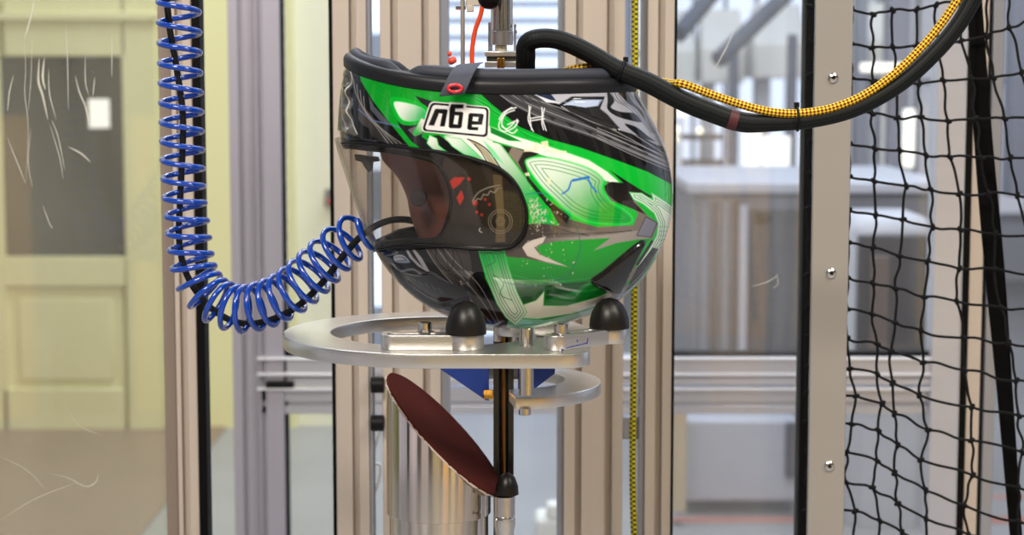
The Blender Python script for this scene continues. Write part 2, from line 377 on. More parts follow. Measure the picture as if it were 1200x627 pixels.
# ventilation hoods: sloping white duct sections in a row
for i, (xa, xb, ya) in enumerate([(782, 815, 30), (822, 872, 28), (884, 944, 22), (1010, 1060, 20)]):
    Y = 6.2
    a = P(xa, ya, Y); b = P(xb, ya+70, Y)
    t = thing('duct_hood', ['white sloping duct hood at far left of right glass panel', 'white duct hood, second from left in right glass panel',
              'widest white duct hood beside the black seal', 'white duct hood behind the safety net'][i], 'duct', (a[0], Y, b[2]), 'ventilation hoods along the workshop')
    w_ = b[0]-a[0]; h = a[2]-b[2]
    vs = [(a[0], Y, b[2]), (b[0], Y, b[2]), (b[0], Y, b[2]+h*.6), (a[0], Y, b[2]+h*.6), (a[0]+w_*.25, Y+.5, a[2]+.08), (b[0]+w_*.2, Y+.5, a[2]+.08), (a[0], Y+.5, b[2]), (b[0], Y+.5, b[2])]
    MB().add(vs, [(0, 1, 2, 3), (3, 2, 5, 4), (1, 7, 5, 2), (0, 3, 4, 6), (6, 4, 5, 7), (0, 6, 7, 1)]).build('hood', WHITE, t, bevel=.01)
    MB().box((a[0]+w_*.1, Y+.08, 0), (a[0]+w_*.38, Y+.2, b[2]+.02)).build('leg', LTM, t, bevel=.004)
for i, (p0, p1, lb) in enumerate([((925, -10), (842, 70), 'dark diagonal ventilation pipe above the middle duct hood'), ((838, -10), (795, 40), 'dark diagonal ventilation pipe at the left duct hood')]):
    a = P(*p0, 6.0); b = P(*p1, 5.6)
    tag(MB().cyl(a, b, .035, 20).build('ventilation_pipe', mat('pipe_dark', (70, 78, 98), .5)), lb, 'pipe')
for i, (xa, xb, ya, yb, Y, c, nm, lb) in enumerate([
    (800, 846, 158, 164, 6.0, (60, 56, 60), 'shelf_board', 'upper dark shelf board under the round lamps'),
    (800, 850, 188, 194, 6.0, (60, 56, 60), 'shelf_board', 'lower dark shelf board just above grey cabinet'),
    (856, 866, 60, 214, 6.0, (100, 108, 130), 'steel_column', 'blue grey steel column between the duct hoods'),
    (926, 934, 40, 214, 5.6, (90, 92, 110), 'steel_column', 'narrow grey column beside the black seal'),
    (1004, 1016, -20, 250, 6.0, (140, 144, 160), 'steel_column', 'grey column behind the left edge of the net'),
    (1040, 1066, -20, 250, 5.4, (126, 130, 148), 'steel_column', 'wide grey column in the middle of the net'),
    (1186, 1215, -20, 230, 5.0, (128, 132, 146), 'steel_column', 'grey column behind the right edge of the net')]):
    tag(slab(None, xa, ya, xb, yb, Y, .12, mat('c%d' % i, c, .5, noise=.1), nm, .004), lb, 'column' if 'col' in nm else 'shelf')
LAMP = mat('lamp_glow', (255, 244, 205), .5, emit=3.0)
for i, (x, y, lb) in enumerate([(794, 152, 'left small round lamp'), (794, 163, 'lowest left small round lamp'), (820, 153, 'dim round lamp in the middle'), (832, 149, 'brightest round lamp right of the others'), (820, 195, 'small round lamp above lower shelf')]):
    c = P(x, y, 5.7+.25*i)
    lt = thing('round_lamp', lb + ' seen in right glass panel', 'lamp', (c[0], c[1], 0), 'small lamps in the workshop')
    MB().lathe([(.0, -.012), (.009, -.008), (.012, 0), (.009, .008), (0, .012)], c, (0, -1, 0), 16).build('bulb', LAMP, lt)
    MB().cyl((c[0], c[1], 0), (c[0], c[1], c[2]-.01), .003, 8).build('stand', WHITE, lt)
for i, (xa, xb, ya, yb, lb) in enumerate([(789, 806, 112, 137, 'bright tall lit panel at left edge of the right glass'), (872, 892, 130, 205, 'bright white lit panel above grey cabinet'), (896, 926, 160, 206, 'bright white lit panel nearest to the black seal'),
                        (1060, 1072, 128, 196, 'bright narrow lit panel behind the net'), (1010, 1062, 74, 84, 'wide flat lit strip behind the net')]):
    lp = slab(None, xa, ya, xb, yb, 5.3, .04, mat('panel_glow', (250, 246, 236), .5, emit=1.1), 'light_panel', .003); c = P((xa+xb)/2, yb, 5.32)
    MB().cyl((c[0], 5.32, 0), (c[0], 5.32, c[2]+.01), .006, 10).build('stand', WHITE, lp)
    tag(lp, lb, 'light', 'lit panels in the workshop')
# floor marking
for i, (py0, py1, c, lb) in enumerate([(606, 613, (176, 118, 106), 'reddish floor line nearest the camera'), (580, 585, (176, 140, 132), 'faint reddish floor line at the machine base'), ]):
    a = PZ(780, py1, 0); b = PZ(950, py0, 0)
    tag(MB().box((a[0], a[1], 0), (b[0]+1.5, b[1], .002)).build('floor_line', mat('floor_line%d' % i, c, .5, noise=.2, nscale=6)), lb, 'floor marking')
t = thing('low_bench', 'low blue grey crate row with white kerb on the floor behind the column', 'crate', (0, 5.2, 0))
slab(t, 588, 512, 668, 540, 5.2, .3, mat('bluegrey', (112, 130, 160), .5, noise=.2, nscale=30), 'body', .01)
slab(t, 580, 539, 672, 545, 5.15, .4, WHITE, 'kerb', .004)
slab(t, 590, 486, 634, 506, 5.3, .1, mat('brown_box', (170, 146, 130), .6), 'board', .004)
t = thing('white_box', 'white plastic box on floor behind the right middle post', 'box', (X(650, 2.5), 2.5, .3))
slab(t, 627, 608, 668, 700, 2.5, .12, WHITE, 'body', .012); slab(t, 641, 592, 662, 609, 2.5, .06, WHITE, 'cap', .006)
ob = slab(None, 381, 222, 392, 242, WY, .05, mat('grey_box', (90, 84, 88), .5), 'switch_box', .004); tag(ob, 'small grey switch box with a red knob on the pale wall', 'switch')
MB().lathe([(.009, 0), (.009, .014), (.006, .018)], P(387, 236, WY), (0, -1, 0), 16).build('red_knob', RED, ob)

# ================================================================== REAR PARTITION
RY = 1.55
t = thing('rear_partition', 'grey aluminium framed glass partition with rails behind the rig', 'partition', (0, RY, 0))
RG = mat('partition_aluminium', (182, 178, 190), .38, .45, noise=.06, nscale=6, stretch=(8, 8, .5))
RGL = mat('partition_rail', (200, 202, 212), .3, .5, noise=.05, nscale=6, stretch=(.5, 8, 8))
post(t, 271, 301, RY+.02, .06, (285,), RG, 0.0, 2.2)
post(t, 301, 331, RY, .06, (307,), RG, 0.0, 2.2)
slab(t, 331, -60, 335, 700, RY+.012, .03, GASKET, 'gasket', 0)
rail(t, 334, 1096, 419, 451, RY, .05, RGL, (441,))
rail(t, 301, 1126, 455, 485, RY+.01, .05, RGL, (473,))
HILITE = mat('rail_highlight', (238, 238, 242), .3, .2)  # added bright strips stand in for highlights along the rail edges
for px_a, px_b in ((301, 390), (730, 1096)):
    for py_ in (419.5, 438, 455): slab(t, px_a, py_, px_b, py_+2.6, RY-.008, .02, HILITE, 'highlight_strip', .001)
post(t, 1094, 1127, RY-.01, .06, (), RGL, 0.0, 2.2)
slab(t, 334, 413, 390, 419, RY+.01, .03, GASKET, 'gasket', 0); slab(t, 786, 413, 1094, 419, RY+.01, .03, GASKET, 'gasket', 0)
slab(t, 311, 447, 344, 455, RY-.01, .03, BLACK, 'hinge', .003)
CLEAR = glass('clear_glass', (.97, .98, .98), .03)
for a, b in ((335, 1094),):
    slab(t, a, -60, b, 413, RY+.025, .006, CLEAR, 'glass_pane', 0); slab(t, a, 485, b, 800, RY+.025, .006, CLEAR, 'glass_pane', 0)

# ================================================================== LEFT ENCLOSURE PANEL AND POST
EY = .42
POLY = glass('scratched_polycarbonate', (.93, .94, .90), .07, (.80, .80, .72))
t = thing('enclosure_door', 'scratched clear plastic enclosure door at left edge', 'door panel', (X(95, EY), EY, 0))
PH = math.radians(20.6); HX, HY = X(191, EY), EY+.01        # the door stands a little open toward the camera
dx_, dy_ = -math.cos(PH), -math.sin(PH); nx_, ny_ = math.sin(PH), -math.cos(PH)
q4 = [(HX, HY), (HX+dx_*.6, HY+dy_*.6), (HX+dx_*.6-nx_*.006, HY+dy_*.6-ny_*.006), (HX-nx_*.006, HY-ny_*.006)]
MB().prism(q4, .55, 1.75).build('plastic_pane', POLY, t)
def on_pane(px, py):
    q = P(px, py, HY) - CAM; k = ((HX-CAM[0])*nx_+(HY-CAM[1])*ny_)/(q[0]*nx_+q[1]*ny_)
    return CAM + q*k + np.array([nx_, ny_, 0])*.0006
post(t, 190, 204, EY, .045, (), mat('brown_shade_alu', (150, 136, 126), .45, .4), 0, 2, 'stile')
SCR = mat('scratch_marks', (205, 205, 195), .7)
mbx = MB()
def scratch(pts, wd):
    p = spline([(on_pane(a, b) if pts[0][0] < 200 else P(a, b, EY+.0185)) for a, b in pts], 5); n = len(p)
    vs = []; 
    for i, q in enumerate(p):
        d_ = p[min(i+1, n-1)]-p[max(i-1, 0)]; nn = np.array([-d_[2], 0, d_[0]]); nn /= np.linalg.norm(nn)+1e-9
        k = wd*math.sin(math.pi*(i+.35)/(n+.0))/1500
        vs += [q+nn*k, q-nn*k]
    MB().add(vs, [(2*i, 2*i+1, 2*i+3, 2*i+2) for i in range(n-1)]).build('scratch', SCR, t)
for pts, wd in [([(40, 0), (36, 20), (29, 44)], 1.3), ([(16, 88), (11, 108), (9, 130)], .9), ([(28, 44), (30, 80), (29, 110), (33, 150), (30, 215)], .6), ([(38, 40), (36, 95), (33, 130)], .5),
                ([(46, 68), (45, 95), (50, 112), (56, 140)], 2.2), ([(52, 68), (50, 90), (53, 105)], 2.0), ([(57, 80), (58, 110), (66, 140)], .9), ([(77, 30), (79, 70), (80, 128)], .8),
                ([(88, 88), (93, 108), (100, 125), (104, 148)], 1.4), ([(100, 62), (100, 95), (104, 112)], .8), ([(111, 90), (109, 112)], .9), ([(131, 40), (131, 90)], .7), ([(60, 140), (68, 160), (76, 200)], .8),
                ([(8, 160), (20, 190), (30, 215)], .8), ([(36, 150), (33, 190), (38, 220)], .6), ([(58, 145), (70, 185), (74, 210)], .7), ([(80, 172), (95, 180), (106, 190)], 1.6), ([(50, 240), (58, 262), (62, 268)], .8),
                ([(58, 555), (80, 560), (100, 570), (112, 565), (115, 555)], .9), ([(0, 610), (40, 585), (90, 565)], .5), ([(0, 535), (30, 550), (52, 572)], .6), ([(75, 475), (95, 500), (120, 510)], .5)]:
    scratch(pts, wd)
t = thing('corner_post', 'aluminium corner post with black seal behind the blue coil', 'post', (X(220, EY), EY, 0))
post(t, 204, 229, EY-.01, .05, (213.5,), ALU, 0, 2.0, 'profile')
slab(t, 229, -60, 239, 720, EY-.012, .035, GASKET, 'rubber_seal', .001)

# ================================================================== RIG TOWER POSTS
TY = .40
t = thing('rig_frame', 'beige aluminium profile frame of the test rig behind the helmet', 'frame', (X(590, TY), TY, 0))
slab(t, 388, -60, 392, 720, TY+.005, .03, GASKET, 'gasket', 0)
post(t, 392, 431, TY, .045, (415,), ALU)
post(t, 431, 436, TY+.006, .035, (), ALUBLUE)
post(t, 447, 516, TY, .08, (463, 499), ALU); post(t, 516, 526, TY+.006, .06, (), ALUBLUE)
post(t, 654, 661, TY+.006, .06, (), ALUBLUE); post(t, 661, 731, TY, .08, (678, 714), ALU)
post(t, 750, 757, TY+.006, .035, (), ALUBLUE); post(t, 757, 788, TY, .045, (773,), ALU)
slab(t, 788, -60, 791, 720, TY+.002, .02, GASKET, 'gasket', 0)
slab(t, 729, 489, 752, 515, TY+.02, .02, ALUBLUE, 'bracket', .002)
for y in (445, 489):
    c = P(440, y, TY+.03)
    MB().cyl(c+np.array([-.003, -.04, 0]), c+np.array([.014, -.04, 0]), .0105, 20, .0012).build('black_knob', BLACK, t)
pts = [(447, 500), (438, 530), (436, 560), (440, 575), (446, 548), (437, 543), (430, 546)]
tag(tube(spline([P(a, b, TY+.13) for a, b in pts], 8), .0022, 8).build('white_cable', WHITE), 'thin white cable looped behind the abrasive anvil', 'cable')

# ================================================================== RIGHT GLASS, PLATE, NET
t = thing('glass_panel', 'clear enclosure glass panel with black seal right of the helmet', 'glass panel', (X(865, EY), EY, 0))
SC2 = glass('dusty_glass', (.96, .97, .99), .06, (.72, .78, .88), .02, .5)
slab(t, 790, -60, 941, 720, EY+.02, .006, SC2, 'glass_pane', 0)
slab(t, 940, -60, 950, 720, EY+.0, .04, GASKET, 'rubber_seal', .001)
mbx = MB()
EYs = EY; 
for pts, wd in [([(862, 34), (850, 58), (837, 82)], 1.0), ([(880, 336), (900, 330), (912, 322)], .8), ([(842, 180), (858, 200)], .6), ([(905, 338), (912, 332), (909, 320)], .5)]: scratch(pts, wd)
NY = .27; MY = .235
t = thing('mounting_plate', 'grey vertical aluminium plate with three screws holding the net', 'plate', (X(972, MY), MY, 0))
slab(t, 951, -60, 994, 720, MY, .008, mat('plate_grey', (158, 154, 150), .5, .3, noise=.04, nscale=5), 'plate', .001)
for y in (91, 320, 546):
    c = P(974 - (y-313)*.01, y, MY)
    s_ = MB().lathe([(.0062, 0), (.0058, .0022), (.0035, .0038), (.0008, .0042)], c, (0, -1, 0), 20).build('screw', STEEL, t)
    MB().lathe([(.0024, 0), (.0024, .0006)], c+np.array([0, -.0042, 0]), (0, -1, 0), 6).build('socket', GASKET, s_)
rows = [[(949,8),(998,11),(1023,17),(1046,12),(1074,11),(1097,6),(1125,0),(1158,-5),(1180,-10),(1215,-16)],
 [(949,50),(997,52),(1022,56),(1046,55),(1074,53),(1100,53),(1126,48),(1156,42),(1182,32),(1215,20)],
 [(948,88),(997,91),(1024,96),(1050,97),(1077,99),(1105,94),(1138,92),(1164,91),(1197,85),(1225,80)],
 [(948,128),(996,130),(1022,133),(1051,138),(1079,137),(1111,142),(1143,139),(1177,139),(1210,136)],
 [(948,166),(995,169),(1025,174),(1054,176),(1085,182),(1113,184),(1150,185),(1184,185),(1216,187)],
 [(947,204),(995,207),(1024,212),(1062,218),(1091,222),(1124,227),(1158,227),(1192,229),(1220,231)],
 [(947,244),(995,247),(1026,252),(1058,257),(1093,266),(1125,269),(1166,274),(1204,276)],
 [(947,282),(994,285),(1023,290),(1054,300),(1087,306),(1124,315),(1165,315),(1207,322)],
 [(946,322),(993,325),(1023,332),(1049,338),(1083,348),(1121,353),(1173,360),(1210,364)],
 [(946,360),(993,362),(1022,368),(1049,378),(1079,387),(1129,396),(1182,402),(1210,406)],
 [(946,394),(993,397),(1028,403),(1044,412),(1082,425),(1130,434),(1191,446),(1215,449)],
 [(945,430),(996,432),(1028,438),(1046,449),(1077,463),(1139,477),(1194,487),(1218,493)],
 [(945,460),(1003,464),(1034,473),(1048,485),(1088,504),(1138,516),(1198,530),(1222,536)],
 [(945,494),(998,497),(1029,504),(1052,522),(1079,539),(1140,557),(1193,571),(1218,578)],
 [(945,528),(992,530),(1028,540),(1048,554),(1085,575),(1130,592),(1194,611),(1218,620)],
 [(945,562),(991,565),(1022,571),(1052,590),(1085,608),(1135,627),(1194,648)],
 [(945,598),(1002,599),(1031,610),(1057,624),(1088,640),(1140,660),(1196,684)],
 [(945,632),(1000,634),(1030,646),(1058,660),(1086,676),(1142,696),(1198,720)]]
rng = random.Random(3)
N3 = [[P(x, y, NY+.008*math.sin(x*.05+y*.02)+.004*rng.random()) for x, y in r] for r in rows]
t = thing('safety_net', 'black knotted safety net with a wide black strap at right', 'net', (X(1090, NY), NY, 0))
net = MB(); kn = MB()
def cord(a, b, mbn):
    a = np.array(a); b = np.array(b); L = np.linalg.norm(b-a); d_ = (b-a)/L; nn = np.cross(d_, [0, 1, 0])
    s1 = (rng.random()-.5)*.13*L; s2 = (rng.random()-.5)*.10*L
    pts = [a, a+(b-a)*.3+nn*s1, a+(b-a)*.7+nn*s2, b]
    tube(spline(pts, 4), .00165, 7, mb=mbn)
for r in N3:
    for a, b in zip(r, r[1:]): cord(a, b, net)
for i in range(len(N3)-1):
    for j in range(1, min(len(N3[i]), len(N3[i+1]))): 
        jj = j
        # two columns merge where the net narrows
        cord(N3[i][j], N3[i+1][jj], net)
    cord(N3[i][0], N3[i+1][0], net)
for r in N3:
    for p in r:
        q = np.array(p); a = rng.random()*3
        for dx, dz, rr in ((0, 0, .0033), (.0022*math.cos(a), .0022*math.sin(a), .0027), (-.0022*math.cos(a), -.0022*math.sin(a), .0027)):
            c = q+np.array([dx, -.001, dz]); pr = [(rr*math.sin(math.pi*k/6), -rr*math.cos(math.pi*k/6)) for k in range(7)]
            kn.lathe(pr, c, (math.cos(a), .3, math.sin(a)), 9)
net.v, net.f, net.uv = net.v+kn.v, net.f+[tuple(i+len(net.v) for i in f) for f in kn.f], None
net.build('netting', NETM, t, sharp=80)
# webbing strap hanging in the net
L_ = [(1134, -30), (1134, 0), (1142, 160), (1154, 310), (1169, 460), (1184, 627), (1190, 700)]; R_ = [(1149, -30), (1151, 0), (1163, 160), (1177, 310), (1187, 460), (1198, 627), (1202, 700)]
a3 = spline([P(x, y, NY+.02) for x, y in L_], 6); b3 = spline([P(x, y, NY+.024) for x, y in R_], 6); n = len(a3)
vs = []; fs = []
for q0, q1 in zip(a3, b3): vs += [q0, q1, q1+np.array([0, .004, 0]), q0+np.array([0, .004, 0])]
for i in range(n-1):
    for k in range(4): fs.append((4*i+k, 4*i+(k+1) % 4, 4*i+4+(k+1) % 4, 4*i+4+k))
fs += [(3, 2, 1, 0), (4*n-4, 4*n-3, 4*n-2, 4*n-1)]
MB().add(vs, fs).build('webbing_strap', WEB, t)
t = thing('net_post', 'beige aluminium post with black seal behind the strap and net', 'post', (X(1148, .6), .6, 0))
slab(t, 1128, -60, 1136, 720, .598, .004, GASKET, 'rubber_seal', .001)
post(t, 1136, 1152, .6, .045, (), ALU, 0, 2, 'profile'); post(t, 1157, 1170, .61, .045, (), ALUBLUE, 0, 2, 'profile')
slab(t, 1152, -60, 1157, 720, .62, .01, BLACK, 'gap_seal', 0)

# ================================================================== HELMET
def poly_sd(Q, poly):
    """signed distance (px) to polygon, positive inside"""
    poly = np.array(poly, float); n = len(poly)
    best = np.full(len(Q), 1e9); inside = np.zeros(len(Q), bool)
    x, y = Q[:, 0], Q[:, 1]
    for i in range(n):
        ax, ay = poly[i]; bx, by = poly[(i+1) % n]
        ex, ey = bx-ax, by-ay; L = ex*ex+ey*ey+1e-12
        t_ = np.clip(((x-ax)*ex+(y-ay)*ey)/L, 0, 1)
        dd = (x-ax-t_*ex)**2+(y-ay-t_*ey)**2
        best = np.minimum(best, dd)
        if abs(ey) > 1e-9:
            c = ((ay > y) != (by > y)) & (x < ex*(y-ay)/ey+ax)
            inside ^= c
    d_ = np.sqrt(best)
    return np.where(inside, d_, -d_)
def line_d(Q, pts):
    pts = np.array(pts, float); best = np.full(len(Q), 1e9); x, y = Q[:, 0], Q[:, 1]
    for (ax, ay), (bx, by) in zip(pts, pts[1:]):
        ex, ey = bx-ax, by-ay; L = ex*ex+ey*ey+1e-12
        t_ = np.clip(((x-ax)*ex+(y-ay)*ey)/L, 0, 1)
        best = np.minimum(best, (x-ax-t_*ex)**2+(y-ay-t_*ey)**2)
    return np.sqrt(best)

# side silhouettes (front = left), from rim (v=0) to crown (v=1)
Lp = [(407,72),(402,90),(398,120),(396,150),(397,163),(403,185),(415,222),(428,258),(439,290),(454,315),(475,338),(500,357),(530,371),(565,380),(605,384)]
Rp = [(742,102),(757,128),(770,152),(781,180),(787,208),(788,235),(784,262),(774,290),(758,318),(736,342),(710,359),(680,371),(645,380),(605,384)]
def resample(pts, n):
    p = spline(pts, 12); L = np.concatenate([[0], np.cumsum(np.linalg.norm(np.diff(p, axis=0), axis=1))]); L /= L[-1]
    s = np.linspace(0, 1, n)
    return np.stack([np.interp(s, L, p[:, 0]), np.interp(s, L, p[:, 1])], 1)
NV = 440
LV = resample(Lp, NV); RV = resample(Rp, NV)
L3 = np.array([P(a, b, 0) for a, b in LV]); R3 = np.array([P(a, b, 0) for a, b in RV])
HZ = P(600, 225, 0)
def helmet_surface(v_idx, tt, off=0.0):
    """points on the shell; v_idx float rows, tt angles (0 = back, pi = front, near side y<0)"""
    L = L3[v_idx]; R = R3[v_idx]; v = v_idx/(NV-1)
    Wd = .122*np.sin(np.pi/2*np.clip((1-v)/.62, 0, 1))**.82
    Wd = Wd*(1-.10*np.clip(1-v/.35, 0, 1)**1.5)
    c = np.cos(tt)[None, :]; s = np.sin(tt)[None, :]
    cc = np.sign(c)*np.abs(c)**.94; ss = np.sign(s)*np.abs(s)**.90
    k = (1+cc)/2
    x = L[:, 0:1]*(1-k)+R[:, 0:1]*k
    z = L[:, 2:3]*(1-k)+R[:, 2:3]*k
    sag = .0155*np.clip(1-v/.30, 0, 1)[:, None]**1.5*np.sin(np.pi*np.clip(k, 0, 1)**.62)**1.2
    z = z-sag
    egg = 1-.10*np.clip(1-k*1.6, 0, 1)       # front a little narrower
    y = -Wd[:, None]*ss*egg
    return np.stack([x, y, z], -1)
def normals_grid(G, wrap=False):
    if wrap:
        E = np.concatenate([G[:, -1:], G, G[:, :1]], 1); du = E[:, 2:]-E[:, :-2]
    else: du = np.gradient(G, axis=1)
    dv = np.gradient(G, axis=0)
    n = np.cross(du, dv); n /= np.linalg.norm(n, axis=2)[..., None]+1e-12
    c = np.array([HZ[0], 0, HZ[2]])
    sgn = np.sign(((G-c)*n).sum(2)); return n*sgn[..., None]
tn = np.linspace(0, np.pi, 860, endpoint=False); tn = tn - .22*np.sin(2*tn)*.5*0
tf = np.linspace(np.pi, 2*np.pi, 220, endpoint=False)
TT = np.concatenate([tn, tf]); NT = len(TT)
VI = np.arange(NV); VI[-1] = NV-1
G = helmet_surface(VI, TT)
G[-1] = G[-1].mean(0)
NRM = normals_grid(G, True)
NRM[-1] = np.array([0, 0, -1.0]); NRM[-2] = NRM[-2]
def side_px(g):
    q = g.reshape(-1, 3).copy(); q[:, 1] = -np.abs(q[:, 1]); return proj(q)
Q = side_px(G)

VISOR = spline([(385,164),(404,167),(440,169),(470,172),(520,179),(556,187),(584,198),(603,214),(614,236),(617,256),(613,274),(603,286),(588,291),(560,291),(520,288),(480,287),(455,289),(440,293),(425,296),(380,296)], 5, True)
PORT = spline([(370,172),(404,173),(440,176),(480,182),(508,190),(522,210),(528,236),(522,262),(510,281),(480,283),(455,285),(438,288),(370,289)], 5, True)
VENT_BACK = [(659,124),(672,116),(706,116),(702,126),(712,134),(727,151),(716,151),(690,141),(668,131)]
VENT_CROWN = spline([(753,281),(757,285),(748,303),(739,322),(731,338),(726,346),(714,344),(691,330),(706,317),(730,297),(745,285)], 3, True)
SCOOP = spline([(455,308),(470,318),(490,322),(505,318),(525,330),(545,338),(551,345),(548,354),(530,360),(510,362),(490,352),(470,335)], 4, True)
sm = lambda x: np.clip(x, 0, 1)**2*(3-2*np.clip(x, 0, 1))

def contours(pts, levels, c, wd=.9, alpha=.9):
    mk = np.where(bbox(pts, 1))[0]; sd = poly_sd(Q[mk], pts)
    a = np.zeros(len(mk))
    for l_ in levels: a = np.maximum(a, np.clip((wd/2-np.abs(sd-l_))/.7+.5, 0, 1)*alpha)
    C[mk] = C[mk]*(1-a[:, None])+lin(c)*a[:, None]
# ---------------- livery: what is painted on the shell
C = np.tile(lin((10, 150, 40)), (len(Q), 1))
def cover(sd, soft=.7): return np.clip(sd/soft+.5, 0, 1)
def bbox(pts, pad):
    p = np.array(pts); return (Q[:, 0] > p[:, 0].min()-pad) & (Q[:, 0] < p[:, 0].max()+pad) & (Q[:, 1] > p[:, 1].min()-pad) & (Q[:, 1] < p[:, 1].max()+pad)
def fill(pts, c1, c2=None, g0=None, g1=None, sp=True, soft=.8, edge=None, ew=1.5, glow=0, alpha=1.0):
    """edge: colour of a rim inside the shape, fading over ew px"""
    if sp: pts = spline(pts, 5, True)
    mk = np.where(bbox(pts, 3+glow))[0]; q = Q[mk]; sd = poly_sd(q, pts); a = cover(sd, soft)*alpha
    c1 = lin(c1)
    if c2 is not None:
        g0 = np.array(g0, float); g1 = np.array(g1, float); d_ = g1-g0
        k = sm(((q-g0)@d_)/(d_@d_))[:, None]; col = c1*(1-k)+lin(c2)*k
    else: col = np.tile(c1, (len(q), 1))
    if edge is not None:
        e = np.clip(1-sd/ew, 0, 1)[:, None]**.8; col = col*(1-e)+lin(edge)*e
        if glow:
            ga = np.clip(1+sd/glow, 0, 1)*(sd < 0)*.8; C[mk] = C[mk]*(1-ga[:, None])+lin(edge)*ga[:, None]
    C[mk] = C[mk]*(1-a[:, None])+col*a[:, None]
def stroke(pts, c, wd=1.0, sp=True, alpha=1.0, soft=.8, clip=None):
    if sp and len(pts) > 2: pts = spline(pts, 6)
    mk = np.where(bbox(pts, wd+2))[0]; q = Q[mk]; a = np.clip((wd/2-line_d(q, pts))/soft+.5, 0, 1)*alpha
    if clip is not None: a = a*cover(poly_sd(q, clip))
    C[mk] = C[mk]*(1-a[:, None])+lin(c)*a[:, None]
GRN = (0, 172, 44); DGRN = (0, 96, 34); LGRN = (90, 214, 128); WHT = (226, 232, 226); BLK = (10, 10, 12); SIL = (150, 152, 160); TAUPE = (118, 110, 104); DTP = (52, 46, 44)
# upper green band, gently darker toward the rim
fill([(415,60),(800,60),(800,300),(560,300),(415,200)], (0,150,36), (0,176,46), (480,80), (600,170), sp=False)
for i in range(9):
    stroke([(430+8*i,84+i),(500+9*i,96+3*i),(560+8*i,118+6*i),(600+8*i,140+5*i)], (30,200,70) if i % 2 else (2,110,36), .9, alpha=.6)
for i in range(6): stroke([(438+3*i,95+8*i),(455+3*i,112+6*i),(468+3*i,138+4*i)], (2,110,36), .7, alpha=.55)
# front / chin black
fill([(380,50),(420,50),(420,78),(423,95),(437,118),(456,143),(480,172),(480,190),(380,190)], BLK, sp=False)
fill([(432,112),(438,124),(458,146),(446,142),(434,128)], (78,84,96), sp=False, alpha=.8)
fill([(420,118),(438,138),(462,166),(440,166),(420,140)], (70,66,64), (34,34,38), (420,120), (455,165), sp=False)
for k in range(4): stroke([(414+4*k,92+7*k),(418+4*k,112+8*k),(432+5*k,136+5*k),(455+5*k,168)], (140,138,136), .9, alpha=.75)
fill([(424,146),(432,150),(436,160),(445,164),(430,162)], BLK, sp=False)
stroke([(420,128),(432,138),(440,142),(458,146),(470,150)], (96,120,170), 1.5, alpha=.6)
# chin vent, chrome edged
fill([(409,76),(414,90),(411,110),(412,130),(416,150),(420,158),(406,158),(400,150),(401,120),(404,92)], (34,34,34), (84,80,74), (404,90), (410,150))
stroke([(410,78),(412,92),(407,108),(407,125),(412,142),(418,156)], (200,200,190), 1.3, alpha=.85)
stroke([(402,100),(400,125),(403,145),(408,158)], (150,148,138), 1.0, alpha=.8)
stroke([(399,160),(408,163),(420,163)], (190,190,180), 1.2, alpha=.7)
# everything below the visor, front part: black with pinstripes
fill([(400,286),(560,286),(569,327),(585,357),(600,382),(600,400),(400,400)], BLK, sp=False)
fill([(500,288),(545,289),(556,330),(572,362),(562,358),(535,335),(512,310)], (62,56,54), (40,37,36), (510,290), (550,350))
for k in range(6): stroke([(497+4*k,286),(508+5*k,306),(528+6*k,330),(552+4*k,352),(575+2*k,378)], (128,124,122) if k in (0, 3, 5) else BLK, .9, alpha=.8)
stroke([(512,288),(511,300),(518,312),(527,317),(532,304),(530,290)], BLK, 1.0); stroke([(517,288),(524,305),(526,318)], BLK, .8); stroke([(532,288),(541,308),(545,326),(546,340)], BLK, .9)
fill([(462,300),(472,299),(480,306),(478,308),(464,307)], SIL, (110,120,140), (462,300), (480,306)); stroke([(463,302),(470,301),(476,305),(465,306)], BLK, .8)
fill([(473,288),(484,290),(494,302),(505,321),(490,312),(480,302)], (140,140,144), sp=False); fill([(477,291),(483,293),(496,314),(484,302)], BLK, sp=False)
stroke([(447,296),(456,293),(466,296),(452,300)], (120,120,124), 1.0); stroke([(470,318),(485,316),(498,326),(505,332)], (110,114,122), 2.4, alpha=.8)
fill([(505,357),(530,361),(534,366),(520,366)], (96,104,116), sp=False)
# rear-top black and silver
TOPB = [(552,96),(555,103),(576,122),(602,143),(609,149),(643,163),(680,173),(723,188),(758,201),(785,215),(800,222),(800,60),(552,60)]
fill(TOPB, BLK, sp=False)
fill([(572,96),(578,105),(600,123),(640,143),(700,163),(790,200),(790,192),(740,170),(700,152),(650,126),(622,104),(615,96)], (66,66,70), sp=False)
for k in range(7): stroke([(574+7*k,100),(596+6*k,118-k),(640+5*k,140-3*k),(700+3*k,161-3*k),(788,198-2*k)], (150,150,156) if k % 2 == 0 else BLK, .8, alpha=.8)
for k in range(6): fill([(640+22*k,134+8*k),(652+22*k,138+8*k),(648+22*k,142+8*k)], BLK, sp=False, alpha=.8)
for k in range(4): stroke([(700,150+4*k),(740,166+5*k),(787,186+5*k)], (150,150,158), .7, alpha=.8)
SILV = [(585,96),(750,96),(760,130),(772,152),(780,172),(770,170),(752,160),(728,153),(714,140),(703,128),(709,113),(670,113),(655,122),(635,116),(618,106)]
fill(SILV, (176,178,190), (140,142,154), (620,100), (770,165), sp=False)
for k in range(6): stroke([(590+7*k,102),(604+7*k,112),(616+6*k,121)], (30,30,34), 1.0, alpha=.85)
fill([(624,108),(644,108),(652,118),(640,117)], (28,40,70), sp=False); fill([(630,112),(650,119),(658,121),(640,120)], (210,214,226), sp=False)
